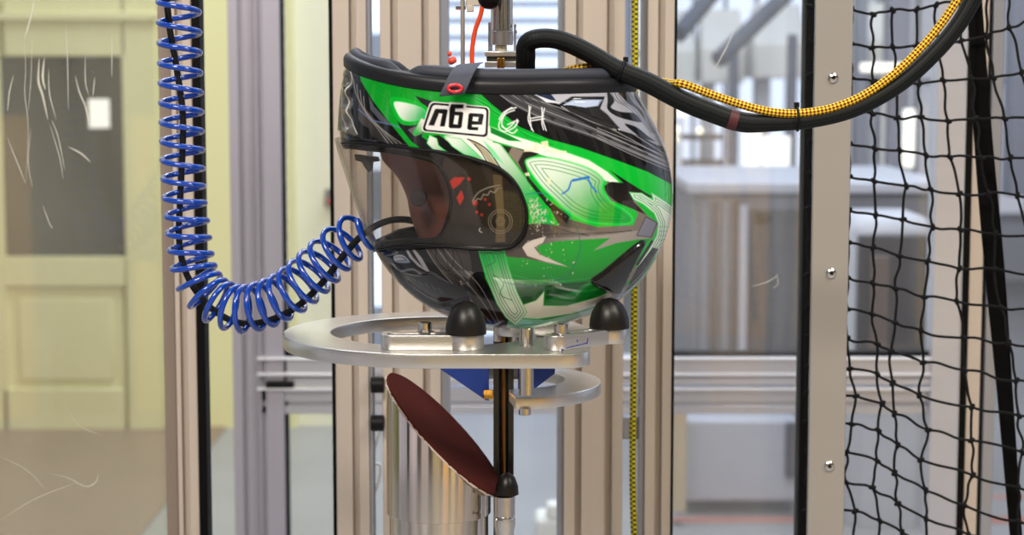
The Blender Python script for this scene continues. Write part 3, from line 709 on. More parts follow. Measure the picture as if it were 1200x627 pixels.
BK = [[(712,106),(720,118),(716,126),(728,131),(744,133),(752,143),(738,141),(722,136),(712,128),(712,118)], [(724,106),(733,118),(746,128),(756,140),(752,130),(742,120),(733,106)],
      [(732,145),(746,149),(760,160),(768,166),(752,161),(740,153)], [(744,106),(750,118),(758,132),(752,126),(744,116)]]
for b_ in BK: fill(b_, (16,16,20))
for k in range(3): stroke([(716+4*k,108),(722+4*k,118),(736+4*k,126),(750+3*k,140),(764+2*k,156)], (60,60,68), .8)
stroke([(703,128),(712,138),(726,152)], (225,225,232), 1.3); stroke([(658,125),(690,141),(722,152)], (190,192,200), 1.0, alpha=.8)
fill(VENT_BACK, (8,8,10), sp=False); fill([(660,123),(672,117),(706,117),(700,125),(684,127)], (170,186,214), sp=False)  # pale blue facet: a reflection painted onto the dark vent
# the white swooshes below the green band
W1 = [(497,157),(572,146),(600,158),(640,171),(690,189),(712,203),(726,213),(714,216),(700,208),(668,196),(640,187),(618,178),(590,170),(560,162),(560,170),(582,188),(604,212),(622,240),(634,262),(648,266),(655,262),(640,236),(612,200),(589,172),(560,163)]
# green-white field beside the visor
fill([(520,158),(572,152),(588,170),(612,202),(636,236),(650,266),(628,262),(617,240),(600,212),(575,192),(545,182),(522,174)], WHT, (20,170,70), (555,170), (625,240), sp=False, edge=GRN, ew=2.2)
fill([(571,146),(600,158),(640,170),(690,187),(712,201),(727,214),(716,215),(700,208),(668,194),(640,185),(616,177),(590,170),(571,163)], WHT, (214,226,214), (571,150), (720,210), edge=(60,210,90), ew=1.4, sp=False)
fill([(574,148),(596,158),(612,166),(596,165),(575,156)], (8,120,40), sp=False, edge=GRN)
stroke([(578,166),(600,172),(640,184)], GRN, 1.6)
fill([(548,163),(560,168),(572,178),(590,204),(577,196),(566,180)], (170,160,132), sp=False); stroke([(548,163),(562,169),(575,180),(592,206)], BLK, 1.5); stroke([(556,169),(565,180),(574,196)], BLK, 1.2)
fill([(538,164),(548,176),(555,184),(545,178)], (90,200,150), sp=False); fill([(565,163),(578,175),(592,194),(578,184)], (130,220,160), sp=False)
# front leaves
fill([(486,112),(508,119),(498,150),(494,160),(520,178),(496,176),(482,166),(468,148),(462,132),(470,140),(484,146),(498,140),(500,128)], (26,26,30), sp=False)
fill([(478,152),(492,146),(498,156),(486,160)], (96,98,104), sp=False)
fill([(458,114),(482,117),(500,125),(503,137),(488,146),(470,145),(460,130)], GRN)
fill([(462,119),(480,121),(496,127),(499,136),(486,142),(472,141),(464,130)], WHT, (30,180,90), (468,122), (497,140), edge=(60,220,110), ew=1.4)
fill([(494,138),(501,146),(494,156),(484,158),(488,148)], WHT, GRN, (498,142), (486,156), edge=GRN)
fill([(500,160),(514,158),(545,180),(552,186),(530,180),(512,172)], BLK, sp=False)
fill([(503,158),(512,162),(514,170),(524,178),(536,182),(510,178),(500,168)], WHT, (40,180,90), (504,160), (530,180), edge=(40,210,90), sp=False)
fill([(519,159),(540,162),(566,186),(545,182),(530,172)], WHT, (110,210,140), (524,162), (560,184), edge=(40,200,80), sp=False)
# dark band between the swoosh and the leaf, widening into the taupe band
fill([(588,170),(616,176),(632,180),(622,186),(616,196),(618,208),(640,238),(664,256),(700,266),(742,264),(748,250),(736,240),(716,236),(708,222),(712,212),(735,224),(758,252),(772,262),(764,280),(720,279),(690,281),(640,284),(600,300),(560,300),(614,284),(640,270),(655,264),(640,236),(612,201)], (34,29,27), TAUPE, (640,215), (745,275), sp=False)
fill([(604,176),(622,184),(616,193),(620,208),(640,232),(668,254),(664,262),(640,240),(618,212)], (30,26,24), sp=False)
fill([(600,172),(614,177),(607,190),(612,200),(596,180)], (140,128,116), sp=False, alpha=.8)
LEAF = spline([(616,192),(622,185),(640,184),(665,189),(692,198),(707,210),(706,222),(716,236),(732,246),(741,255),(738,262),(716,263),(690,260),(668,250),(650,234),(632,216)], 5, True)
fill(LEAF, (214,230,216), (6,160,50), (640,190), (700,262), sp=False, edge=(30,210,80), ew=2.2, glow=1.5)
contours(LEAF, (5, 9, 13.5), (10, 130, 56))
# black spikes at the back
fill([(714,199),(736,213),(757,226),(768,232),(748,230),(742,236),(758,252),(744,246),(724,238),(712,228),(708,218),(716,213),(730,214)], (14,14,14), (40,34,30), (720,205), (750,250), sp=False)
# tail: white and green contour lines along the rear edge
TAIL = [(737,225),(752,226),(765,234),(763,225),(780,236),(800,250),(800,275),(776,292),(752,316),(746,312),(760,292),(769,276),(771,262),(766,250),(754,240),(742,234)]
fill(TAIL, (200,226,208), (224,238,226), (745,230), (780,270), sp=False, edge=(20,190,80), ew=1.6)
contours(TAIL, (3.2, 5.6, 8), (14, 140, 64))
for k in range(5): stroke([(772,266+5*k),(788,266+5*k)], (20,160,80), .8, alpha=.7)
# taupe silver arrow band
BAND = [(612,291),(616,284),(640,279),(690,277),(720,274),(748,270),(757,254),(770,262),(762,279),(735,283),(722,285),(695,294),(715,279),(678,281),(648,283),(634,287),(629,291),(634,298),(650,306),(672,314),(640,308),(612,302),(590,304),(590,291)]
fill([(600,262),(640,262),(700,272),(690,284),(640,290),(612,300),(596,300)], (44,38,35), (120,112,106), (615,280), (700,275), sp=False, soft=2)
fill(BAND, (70,62,57), (148,142,138), (605,290), (700,280), sp=False)
fill([(612,290),(618,283),(640,277),(636,284),(626,290),(632,298),(664,312),(640,307),(618,300)], (196,188,178), sp=False)
stroke([(612,287),(640,275),(680,274),(720,272),(740,270)], (30,28,28), .8); stroke([(690,276),(668,272),(650,266)], (60,56,52), 1.0)
fill([(757,254),(770,261),(763,278),(746,276)], (120,122,138), sp=False); stroke([(757,254),(770,261),(763,278),(746,276),(757,254)], BLK, .8, sp=False)
# lower greens
LOW = [(590,300),(612,303),(640,309),(672,315),(650,306),(633,297),(629,291),(634,287),(650,283),(678,281),(715,279),(695,294),(722,285),(745,281),(762,280),(753,290),(735,320),(715,350),(690,362),(640,385),(612,382),(600,345),(590,302)]
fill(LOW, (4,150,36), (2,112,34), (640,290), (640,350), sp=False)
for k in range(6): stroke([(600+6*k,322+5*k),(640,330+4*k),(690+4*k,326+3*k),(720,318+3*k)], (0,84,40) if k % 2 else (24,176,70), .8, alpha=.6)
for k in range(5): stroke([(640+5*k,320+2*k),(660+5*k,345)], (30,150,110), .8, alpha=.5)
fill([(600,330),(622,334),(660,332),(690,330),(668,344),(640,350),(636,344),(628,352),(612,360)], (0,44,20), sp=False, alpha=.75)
fill([(604,360),(628,352),(638,341),(637,358),(664,358),(700,348),(722,338),(724,342),(706,356),(670,368),(630,374),(612,373)], (216,214,200), sp=False, edge=(60,200,90), ew=1.2)
fill([(596,374),(612,374),(640,375),(690,364),(730,345),(720,375),(640,400),(590,400)], (90,170,140), (160,190,176), (600,375), (700,370), sp=False)
STRIP = [(558,286),(590,288),(596,312),(606,342),(618,366),(612,374),(604,382),(592,372),(582,356),(570,327)]
fill(STRIP, (10,160,60), (200,214,196), (575,300), (600,365), sp=False, edge=(20,190,70), ew=1.6)
contours(STRIP, (3.5, 6.5, 9.5), (8, 112, 56))
for pts in ([(578,322),(590,332),(586,345),(600,352)], [(566,300),(574,296),(580,306),(570,312)]): stroke(pts, (8,110,56), 1.0, clip=STRIP)
# vents on the crown
fill(VENT_CROWN, (12,12,13), sp=False)
stroke([(764,283),(756,296),(747,310)], (14,14,14), 3.2); fill([(735,318),(748,312),(742,326),(734,330)], (120,112,102), sp=False)
fill([(748,312),(765,290),(772,292),(752,325),(733,345),(722,356),(716,352),(735,336)], (14,14,16), sp=False); fill([(716,346),(738,332),(730,346),(714,356)], (120,122,134), sp=False)
# scoop
fill(SCOOP, (14,14,16), (24,24,26), (470,320), (540,350), sp=False)
for k in range(6): stroke([(472+8*k,326+3*k),(476+8*k,330+3.2*k)], (52,52,54), 2.4)
stroke([(487,316),(500,322),(520,332),(546,342)], (70,70,74), 1.2)
# shell hidden under the visor: dark mechanism field
UND = spline([(380,160),(440,168),(520,177),(558,185),(586,196),(605,213),(616,236),(619,256),(615,276),(604,288),(588,293),(520,291),(440,296),(380,300)], 5, True)
fill(UND, (9,9,9), sp=False)
INN = spline([(520,184),(556,192),(582,202),(598,216),(609,238),(612,256),(608,272),(599,282),(584,286),(520,284)], 5, True)
fill(INN, (50,42,34), (34,29,26), (540,200), (590,280), sp=False)
fill([(577,204),(588,206),(590,240),(592,284),(580,285),(582,250)], (120,104,72), sp=False, alpha=.8)
fill([(538,202),(546,206),(546,235),(540,262),(532,250),(530,214)], (30,24,20), sp=False)
fill([(526,213),(532,208),(544,208),(538,216),(530,222)], (205,44,22), sp=False); fill([(534,232),(540,223),(543,232),(538,241)], (205,44,22), sp=False)
for x, y, r in [(549,210,2.2),(527,226,1.6),(556,238,3.5),(568,234,1.8),(573,240,1.7),(558,249,1.8),(564,252,1.7)]:
    a = np.linspace(0, 2*np.pi, 10); fill([(x+r*math.cos(b_), y+r*math.sin(b_)) for b_ in a], (190,42,24), sp=False)
stroke([(553,236),(560,226),(572,220),(586,217)], (165,160,150), 1.2); stroke([(554,239),(559,233),(563,234),(566,228),(571,229),(574,224),(579,226),(583,221),(587,220)], (165,160,150), 1.1, sp=False)
for r in (14.2, 11.5, 5, 2.5):
    a = np.linspace(0, 2*np.pi, 28); stroke([(586+r*math.cos(b_), 260+r*math.sin(b_)) for b_ in a], (150,140,122), .9, sp=False, alpha=.85)
stroke([(562,268),(561,271),(564,273)], (220,220,215), 1.0)
# abrasion: exposed primer flecks behind the visor pivot
rg2 = random.Random(11)
for k in range(230):
    spread = k < 170
    x = rg2.gauss(624, 10) if spread else rg2.gauss(640, 22); y = rg2.gauss(252, 10) if spread else rg2.gauss(288, 20)
    if poly_sd(np.array([[x, y]]), UND)[0] > -2: continue
    a = rg2.gauss(-1.1, .5); l_ = rg2.random()*(5 if spread else 2)
    stroke([(x, y), (x+l_*math.cos(a), y+l_*math.sin(a))], (204,200,186) if rg2.random() < .7 else (120,112,100), rg2.uniform(.5, 1.3), sp=False, alpha=rg2.uniform(.4, .9))
# hand written marks and tape remains
for s_ in ([(605,126),(594,130),(586,142),(585,150),(592,154),(604,148),(606,140)], [(603,129),(592,134),(588,145),(594,151),(603,143)], [(588,148),(600,156),(606,152)], [(585,140),(590,132),(600,126)], [(595,146),(607,141),(603,149)]): stroke(s_, (226,230,230), 1.2)
for s_ in ([(620,124),(621,138),(623,152)], [(622,125),(619,140),(625,154)], [(635,126),(636,140),(640,153)], [(638,127),(635,142),(637,152)], [(621,139),(637,136)], [(620,142),(638,139)]): stroke(s_, (226,228,232), 1.1)
for q_ in ([(625,169),(630,167),(632,174),(626,176)], [(634,166),(642,165),(643,173),(636,174)], [(640,175),(664,177),(663,180),(640,178)], [(614,175),(630,174),(630,177),(614,178)], [(641,209),(646,208),(645,216),(641,217)], [(615,203),(620,202),(621,206),(616,206)]): fill(q_, (222,222,190), sp=False, alpha=.85)
for s_ in ([(659,227),(666,222),(670,212),(676,210),(690,207)], [(672,212),(690,208)], [(689,208),(692,216),(699,225)]): stroke(s_, (30,110,190), 2.0)
stroke([(616,228),(630,226),(642,228)], (20,120,120), 1.0); stroke([(655,244),(664,250),(676,268),(680,290),(672,312),(660,326),(620,336),(590,330)], (30,90,90), 1.3, alpha=.7)
# club badge: the upside-down lettering in its frame
def lg(pts): return [(480+a/5.23, 100+b/5.23) for a, b in pts]
def rquad(q, r):
    q = [np.array(p, float) for p in q]; out = []
    for i in range(4):
        a, b, c = q[i-1], q[i], q[(i+1) % 4]; u = (a-b)/np.linalg.norm(a-b); v = (c-b)/np.linalg.norm(c-b)
        for k in range(6):
            t_ = k/5; out.append((b+u*r)*(1-t_)**2+2*b*t_*(1-t_)+(b+v*r)*t_*t_)
    return np.array(out)
Qd = lg([(126,97),(492,132),(484,326),(68,284)])
fill(rquad(Qd, 6), (232,232,232), sp=False)
cen = np.mean(Qd, 0)
Qi = [tuple(np.array(p)+(cen-np.array(p))*np.array([.03, .06])) for p in Qd]
fill(rquad(Qi, 5.5), (8,8,10), sp=False)
Qj = [tuple(np.array(p)+(cen-np.array(p))*np.array([.105, .19])) for p in Qd]
fill(rquad(Qj, 4), (232,232,232), sp=False)
fill(lg([(243,104),(268,104),(268,140),(240,140)]), (232,232,232), sp=False); fill(lg([(326,108),(350,112),(346,150),(324,146)]), (232,232,232), sp=False); fill(lg([(262,104),(330,108),(328,118),(262,114)]), (232,232,232), sp=False)
LC = np.array(lg([(284, 212)])[0]); lh = lambda pts: [tuple(LC+(np.array(p)-LC)*np.array([1.10, 1.06])) for p in lg(pts)]
fill(lh([(130,243),(166,152),(174,147),(232,150),(239,158),(222,250),(194,250),(208,176),(190,174),(162,246)]), (8,8,10), sp=False)
fill(lh([(256,120),(328,122),(325,146),(282,146),(279,164),(318,164),(326,172),(316,254),(306,262),(250,260),(243,252),(248,150)]), (8,8,10), sp=False)
fill(lh([(278,186),(300,187),(293,238),(270,236)]), (232,232,232), sp=False)
fill(lh([(362,172),(432,176),(440,184),(430,240),(374,240),(374,252),(410,254),(407,273),(356,270),(346,262),(354,180)]), (8,8,10), sp=False)
fill(lh([(380,194),(410,196),(406,220),(376,218)]), (232,232,232), sp=False)

# ---------------- meshes of the helmet
def disp(q):
    """relief of vents moulded into the shell (metres outward)"""
    d_ = np.zeros(len(q))
    d_ += .0035*sm(poly_sd(q, VENT_BACK)/4)
    d_ += .004*sm(poly_sd(q, VENT_CROWN)/5)
    d_ -= .004*sm(poly_sd(q, SCOOP)/5)
    d_ -= .0026*sm(poly_sd(q, UND)/2.0)
    for k in range(4):
        d_ += 0
    return d_
D = disp(Q).reshape(NV, NT)
front = np.clip(1-np.abs(Q[:, 0]-407)/7, 0, 1)*np.clip((Q[:, 1]-78)/10, 0, 1)*np.clip((160-Q[:, 1])/10, 0, 1)
D += (.003*np.sin(Q[:, 1]*.25)*front).reshape(NV, NT)
Gs = G+NRM*D[..., None]
def grid_mesh(name, V, keep, cols=None, wrap=True, m=None, parent=None, flip=False):
    nv, nt = V.shape[:2]
    jj = np.arange(nt) if wrap else np.arange(nt-1)
    I, J = np.meshgrid(np.arange(nv-1), jj, indexing='ij'); J2 = (J+1) % nt
    f = np.stack([I*nt+J, I*nt+J2, (I+1)*nt+J2, (I+1)*nt+J], -1).reshape(-1, 4)
    k = keep.reshape(-1)
    fk = k[f].all(1); f = f[fk]
    if flip: f = f[:, ::-1]
    used = np.unique(f); remap = -np.ones(nv*nt, int); remap[used] = np.arange(len(used)); f = remap[f]
    vs = V.reshape(-1, 3)[used]
    me = bpy.data.meshes.new(name); me.vertices.add(len(vs)); me.vertices.foreach_set('co', vs.astype('f').ravel())
    me.loops.add(len(f)*4); me.loops.foreach_set('vertex_index', f.astype('i').ravel())
    me.polygons.add(len(f)); me.polygons.foreach_set('loop_start', np.arange(0, len(f)*4, 4, dtype='i'))
    me.update(calc_edges=True); me.validate()
    if cols is not None:
        ca = me.color_attributes.new('livery', 'FLOAT_COLOR', 'POINT')
        cc = np.concatenate([cols[used], np.ones((len(used), 1))], 1); ca.data.foreach_set('color', cc.astype('f').ravel())
    me.polygons.foreach_set('use_smooth', [True]*len(me.polygons)); me.materials.append(m)
    o = bpy.data.objects.new(name, me); COL.objects.link(o)
    if parent: o.parent = parent; o.matrix_parent_inverse = Matrix.Translation(-Vector(parent.location))
    return o
PAINT = bpy.data.materials.new('lacquered_livery'); PAINT.use_nodes = True
nt_ = PAINT.node_tree; b_ = nt_.nodes['Principled BSDF']; at = nt_.nodes.new('ShaderNodeVertexColor'); at.layer_name = 'livery'
nt_.links.new(at.outputs[0], b_.inputs['Base Color']); b_.inputs['Roughness'].default_value = .4; b_.inputs['Specular IOR Level'].default_value = .12; b_.inputs['Coat Weight'].default_value = 1.0; b_.inputs['Coat Roughness'].default_value = .03
helmet = thing('motorcycle_helmet', 'upside-down glossy green and black full-face helmet with clear visor', 'helmet', tuple(P(610, 384, 0)))
port_sd = poly_sd(Q, PORT)
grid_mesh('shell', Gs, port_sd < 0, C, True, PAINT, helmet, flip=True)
# liner: same form, smaller, coarser
st_t = np.concatenate([np.arange(0, 860, 6), np.arange(860, NT, 2)])
gi = G[::3][:, st_t]; ni = NRM[::3][:, st_t]; k_ = (port_sd < -1).reshape(NV, NT)[::3][:, st_t]
LIN = mat('black_liner', (18, 17, 18), .85, noise=.2, nscale=60)
grid_mesh('liner', gi-ni*.016, k_, None, True, LIN, helmet)
# rubber edge of the eye port, both sides and across the front
for nm, off in (('port_edge', 0),):
    mbp = MB()
    cont = PORT[(PORT[:, 0] > 400)]
    def on_side(px, py, side, off=0.0):
        """nearest shell grid point to a side-view pixel"""
        sel = np.arange(0, NV*NT).reshape(NV, NT)[:, :860].ravel() if side < 0 else np.arange(NV*NT).reshape(NV, NT)[:, 860:].ravel()
        k = sel[np.argmin((Q[sel, 0]-px)**2+(Q[sel, 1]-py)**2)]
        return G.reshape(-1, 3)[k]+NRM.reshape(-1, 3)[k]*off, NRM.reshape(-1, 3)[k]
    order = np.argsort(np.arctan2(cont[:, 1]-230, cont[:, 0]-430))
    ring = [c for c in cont[order]]
    for side in (-1, 1):
        pts = np.array([on_side(x, y, side, -.004)[0] for x, y in ring])
        tube(spline(pts[::3], 4), .0026, 8, mb=mbp)
    # top and bottom runs across the chin
    for py in (171, 290):
        q = [on_side(x, py, -1, -.004)[0] for x in (408, 404, 401)] if py < 200 else [on_side(x, py, -1, -.004)[0] for x in (446, 443, 441)]
        far = [np.array([a[0], -a[1], a[2]]) for a in q][::-1]
        tube(spline(q+far, 6), .0042, 8, mb=mbp)
    mbp.build('port_edge', BLACK, helmet, sharp=80)
# visor
VG = glass('smoked_visor', (.89, .875, .855), .005, (.62, .58, .44), .02, .6, .55)
vk = (poly_sd(Q, VISOR) > 0).reshape(NV, NT)
c0 = 60; rowsel = np.where(vk.any(1))[0]; r0, r1 = rowsel.min(), rowsel.max()+1
st_v = np.concatenate([np.arange(0, 860, 2), np.arange(860, NT, 1)])
gv = G[r0:r1][:, st_v]; nv_ = NRM[r0:r1][:, st_v]
o = grid_mesh('visor', gv+nv_*.0026, vk[r0:r1][:, st_v], None, True, VG, helmet, flip=True)
s_ = o.modifiers.new('thickness', 'SOLIDIFY'); s_.thickness = .0022; s_.offset = 0
# black bead around the visor sheet
for side in (-1,):
    e = VISOR[(VISOR[:, 0] > 402)]; e = e[np.argsort(np.arctan2(e[:, 1]-230, e[:, 0]-420))]
    pts = np.array([on_side(x, y, side, .0026)[0] for x, y in e[::2]])
    tube(spline(pts, 3), .0017, 6).build('visor_bead', BLACK, helmet, sharp=80)
# visor lift tab
tb = [(415,181),(443,184),(445,189),(437,190),(436,200),(432,202),(427,196),(424,190),(416,188)]
a = [P(x, y, -.045) for x, y in tb]; nb = len(a)
MB().add([tuple(q) for q in a]+[tuple(q+np.array([0, .01, 0])) for q in a], [tuple(range(nb))[::-1], tuple(range(nb, 2*nb))]+[(i, (i+1) % nb, nb+(i+1) % nb, nb+i) for i in range(nb)]).build('breath_guard_tab', mat('dark_plastic', (60, 60, 64), .4), helmet, bevel=.001)
# trim: moulded band sweeping round the rim
rim = G[0]; rn = NRM[0].copy(); rn[:, 2] = 0; rn /= np.linalg.norm(rn, axis=1)[:, None]
selr = np.concatenate([np.arange(0, 860, 8), np.arange(860, NT, 3)])
def sweep(name, prof, m, zfun=None, infun=None, parent=helmet):
    vs = []; fs = []; n = len(prof); M_ = len(selr)
    for k in selr:
        zz = zfun(rim[k]) if zfun else 0
        for a_, b2 in prof: vs.append(rim[k]+rn[k]*a_+np.array([0, 0, b2+zz]))
    for i in range(M_):
        for j in range(n): fs.append((i*n+j, i*n+(j+1) % n, ((i+1) % M_)*n+(j+1) % n, ((i+1) % M_)*n+j))
    return MB().add(vs, fs).build(name, m, parent, sharp=50)
sweep('trim', [(.0015,-.006),(.0035,-.004),(.0038,.003),(.0030,.006),(.0010,.0085),(-.003,.0098),(-.010,.0098),(-.014,.006),(-.014,-.006),(-.004,-.007)], TRIM)
ztr = lambda p: .0035*np.exp(-((p[0]-X(500, 0))/.03)**2)
sweep('neck_roll', [(-.003+.009*math.cos(a)*.7-.006, .012+.0075*math.sin(a)) for a in np.linspace(0, 2*np.pi, 14, endpoint=False)], FABRIC, lambda p: -.0055*np.exp(-((p[0]-X(420, 0))/.03)**2)-.010*np.exp(-((p[0]-X(476, 0))/.012)**2))
# chin strap hanging over the trim, with its red snap
sp = []
for (x, y, yy) in [(552,74,-.085),(548,76,-.100),(542,84,-.1165),(538,92,-.1225),(534,101,-.1265),(529,111,-.1275)]: sp.append(P(x, y, yy))
sp = spline(sp, 5); wv = np.array([.0165, 0, .0015]); vs = []; fs = []
for q in sp: vs += [q-wv*.75, q+wv*.75, q+wv*.75+np.array([0, .0022, -.001]), q-wv*.75+np.array([0, .0022, -.001])]
for i in range(len(sp)-1):
    for k in range(4): fs.append((4*i+k, 4*i+(k+1) % 4, 4*i+4+(k+1) % 4, 4*i+4+k))
n = len(sp); fs += [(3, 2, 1, 0), (4*n-4, 4*n-3, 4*n-2, 4*n-1)]
st = MB().add(vs, fs).build('chin_strap', mat('strap_webbing', (62, 66, 80), .75, bump=.4, bscale=900), helmet, bevel=.0006)
c = P(533, 103.5, -.1295)
a = np.linspace(0, 2*np.pi, 28, endpoint=False)
tube([c+np.array([.0066*math.cos(b2), -.0005, .0034*math.sin(b2)]) for b2 in a], .0016, 8, closed=True).build('snap_ring', RED, st, sharp=80)

# ================================================================== HEADFORM inside the helmet
HM = mat('headform_brown', (128, 78, 66), .45, noise=.12, nscale=10, coat=.2)
hl = [(520,118),(470,140),(446,178),(452,192),(466,208),(477,232),(480,250),(489,276),(500,304),(520,332),(550,352),(600,362)]
hr = [(560,114),(640,124),(680,160),(712,200),(722,240),(716,280),(700,310),(680,334),(650,352),(600,362)]
a_ = resample(hl, 40); b2 = resample(hr, 40); vs = []
nn = 36
for i in range(40):
    l = P(*a_[i], 0); r = P(*b2[i], 0); v = i/39; Wd = .078*math.sin(math.pi*min(1, .12+.88*v)**.9)**.6 if v < .999 else 0
    for k in range(nn):
        t_ = 2*math.pi*k/nn; kk = (1+math.cos(t_))/2
        vs.append((l[0]*(1-kk)+r[0]*kk, -Wd*math.sin(t_)*(.62+.38*min(1, kk*2.2)), l[2]*(1-kk)+r[2]*kk))
fs = [(i*nn+k, i*nn+(k+1) % nn, (i+1)*nn+(k+1) % nn, (i+1)*nn+k) for i in range(39) for k in range(nn)]+[tuple(range(nn))]
head = thing('test_headform', 'brown headform worn inside the helmet, seen through the visor', 'headform', tuple(P(600, 362, 0)))
MB().add(vs, fs).build('head', HM, head, sharp=60)
c = P(491, 232, -.053)
MB().lathe([(.0085, 0), (.0085, .010), (.0075, .012), (.003, .0125)], c+np.array([0, .004, 0]), (0, -1, 0), 26).build('sensor_plug', mat('plug_dark', (34, 32, 34), .5), head)

# ================================================================== SUPPORT CARRIAGE
ZT = P(512, 388, 0)[2]; th = .0145
car = thing('support_carriage', 'machined aluminium ring plate carriage with rubber bumpers carrying the helmet', 'support', (X(512, 0), 0, ZT-th))
cx = X(513, 0); R = .1635; Ri = .1135
x1 = PZ(690, 404, ZT)[0]; yb = -.103
out = [(cx+R*math.cos(a), R*math.sin(a)) for a in np.linspace(math.asin(yb/R)+0.0, math.radians(270), 90)]
er = (abs(-R-yb))/2
out += [(x1-er+er*math.cos(a), (-R+yb)/2+er*math.sin(a)) for a in np.linspace(-math.pi/2, math.pi/2, 16)]
inn = [(cx+Ri*math.cos(a), .004+Ri*math.sin(a)) for a in np.linspace(0, 2*math.pi, 80, endpoint=False)]
# keep inner hole clear of the front bar
inn = [(x, max(y, yb+.0005)) for x, y in inn]
plate('ring_plate', [out, inn], ZT-th, ZT, PLATE, car, .0012)
# lower half ring on rods
Z2 = P(600, 446, 0)[2]; c2x = X(583, 0); c2y = 0.0; R2 = .110; r2 = .072
aa = np.linspace(math.radians(-80), math.radians(100), 50)
ol = [(c2x+R2*math.cos(a), c2y+R2*math.sin(a)) for a in aa]+[(c2x+r2*math.cos(a), c2y+.014+r2*math.sin(a)) for a in aa[::-1]]
plate('lower_ring', [ol], Z2-.0125, Z2, PLATE, car, .001)
def rod(px, Yp, pt, pb, r, m=STEEL, name='rod', par=car):
    a = P(px, pt, Yp); return MB().cyl((a[0], Yp, P(px, pb, Yp)[2]), (a[0], Yp, a[2]), r, 28).build(name, m, par)
rod(617, -.105, 384, 463, .0072); rod(615, -.105, 478, 486, .0062, name='rod_end')
rod(583, -.02, 384, 400, .004); rod(604, -.02, 384, 400, .004)
# slotted arms
def arm(p_a, p_b, wa, hgt, slot, zb):
    A = np.array(p_a); B = np.array(p_b); d_ = B-A; L = np.linalg.norm(d_); d_ /= L; n_ = np.array([-d_[1], d_[0]])
    def pt(s, t_): return tuple(A+d_*s+n_*t_)
    o_ = [pt(wa*math.cos(t_), wa*math.sin(t_)) for t_ in np.linspace(math.pi/2, 3*math.pi/2, 14)]
    rb = wa*1.45; a0 = math.asin(min(1, wa/rb))
    o_ += [pt(L+rb*math.cos(t_), rb*math.sin(t_)) for t_ in np.linspace(-math.pi+a0, math.pi-a0, 28)]
    sw = wa*.42
    h_ = [pt(sw*math.cos(t_), sw*math.sin(t_)) for t_ in np.linspace(math.pi/2, 3*math.pi/2, 10)]+[pt(slot*L+sw*math.cos(t_), sw*math.sin(t_)) for t_ in np.linspace(-math.pi/2, math.pi/2, 10)]
    plate('arm', [o_, h_], zb, zb+hgt, PLATE, car, .001)
    return pt
hA = .0145; ZA = ZT+hA
def bolt(px, py, z):
    q = PZ(px, py, z)
    bo = MB().lathe([(.0062, 0), (.0068, .0008), (.0068, .009), (.006, .0098), (.0034, .0098), (.0034, .006), (0, .006)], (q[0], q[1], z), (0, 0, 1), 28).build('bolt', STEEL, car)
    MB().lathe([(.0092, -.0012), (.0095, -.0002), (.0095, .0006)], (q[0], q[1], z), (0, 0, 1), 28).build('washer', STEEL, bo)
def bumper(q, z, r, h):
    MB().lathe([(r*.99, 0), (r, .002), (r*.97, h*.3), (r*.86, h*.55), (r*.66, h*.78), (r*.38, h*.94), (0.0, h)], (q[0], q[1], z), (0, 0, 1), 44).build('rubber_bumper', RUBBER, car, sharp=60)
la = PZ(461, 391, ZA); lb = PZ(546, 391, ZA)
arm(la[:2], lb[:2], .0125, hA, .55, ZT)
bolt(498, 389, ZA); bumper(lb, ZA, .0205, .033)
ra = PZ(652, 392, ZA); rb_ = PZ(714, 384, ZA)
arm(ra[:2], rb_[:2], .0125, hA, .62, ZT)
bolt(657, 391, ZA); bumper(rb_, ZA, .0205, .031)
fa = PZ(600, 376, ZT+hA); fb = PZ(652, 377, ZT+hA)
arm(fb[:2], fa[:2], .0125, hA, .4, ZT)
bumper(fa, ZA, .0205, .028)
INK = mat('blue_ink', (30, 40, 130), .6)
mbi = MB()
def ink(pts, Yp, wd):
    global mbx; mbx = mbi
    p = spline([P(a, b, Yp) for a, b in pts], 4)
    tube(p, wd, 5, mb=mbi)
for pts, Yp in [([(663,408),(675,405),(688,402)], -.166), ([(689,396),(688,403)], -.166), ([(676,398),(677,401)], -.166), ([(659,414),(658,409),(661,411)], -.1635)]:
    ink(pts, Yp, .0006)
mbi.build('ink_marks', INK, car)
# blue hanging wings
BW = mat('blue_sheet', (18, 56, 140), .4, noise=.1, nscale=12)
for (pts, Yp) in [([(499,421),(573,421),(573,470),(569,469)], .005), ([(607,420),(652,420),(650,438),(607,471)], .03)]:
    a = [P(x, y, Yp) for x, y in pts]; nb = 4
    MB().add([tuple(q) for q in a]+[tuple(q+np.array([0, .003, 0])) for q in a], [tuple(range(nb))[::-1], tuple(range(nb, 2*nb))]+[(i, (i+1) % nb, nb+(i+1) % nb, nb+i) for i in range(nb)]).build('blue_wing', BW, car, bevel=.0006)
BR = mat('brass', (206, 150, 62), .25, 1.0)
for a_, b2 in ((566, 578), (602, 613)): 
    q0 = P(a_, 462, -.01); q1 = P(b2, 462, -.01)
    MB().cyl(q0, q1, .0055, 6, .001).build('brass_nut', BR, car)

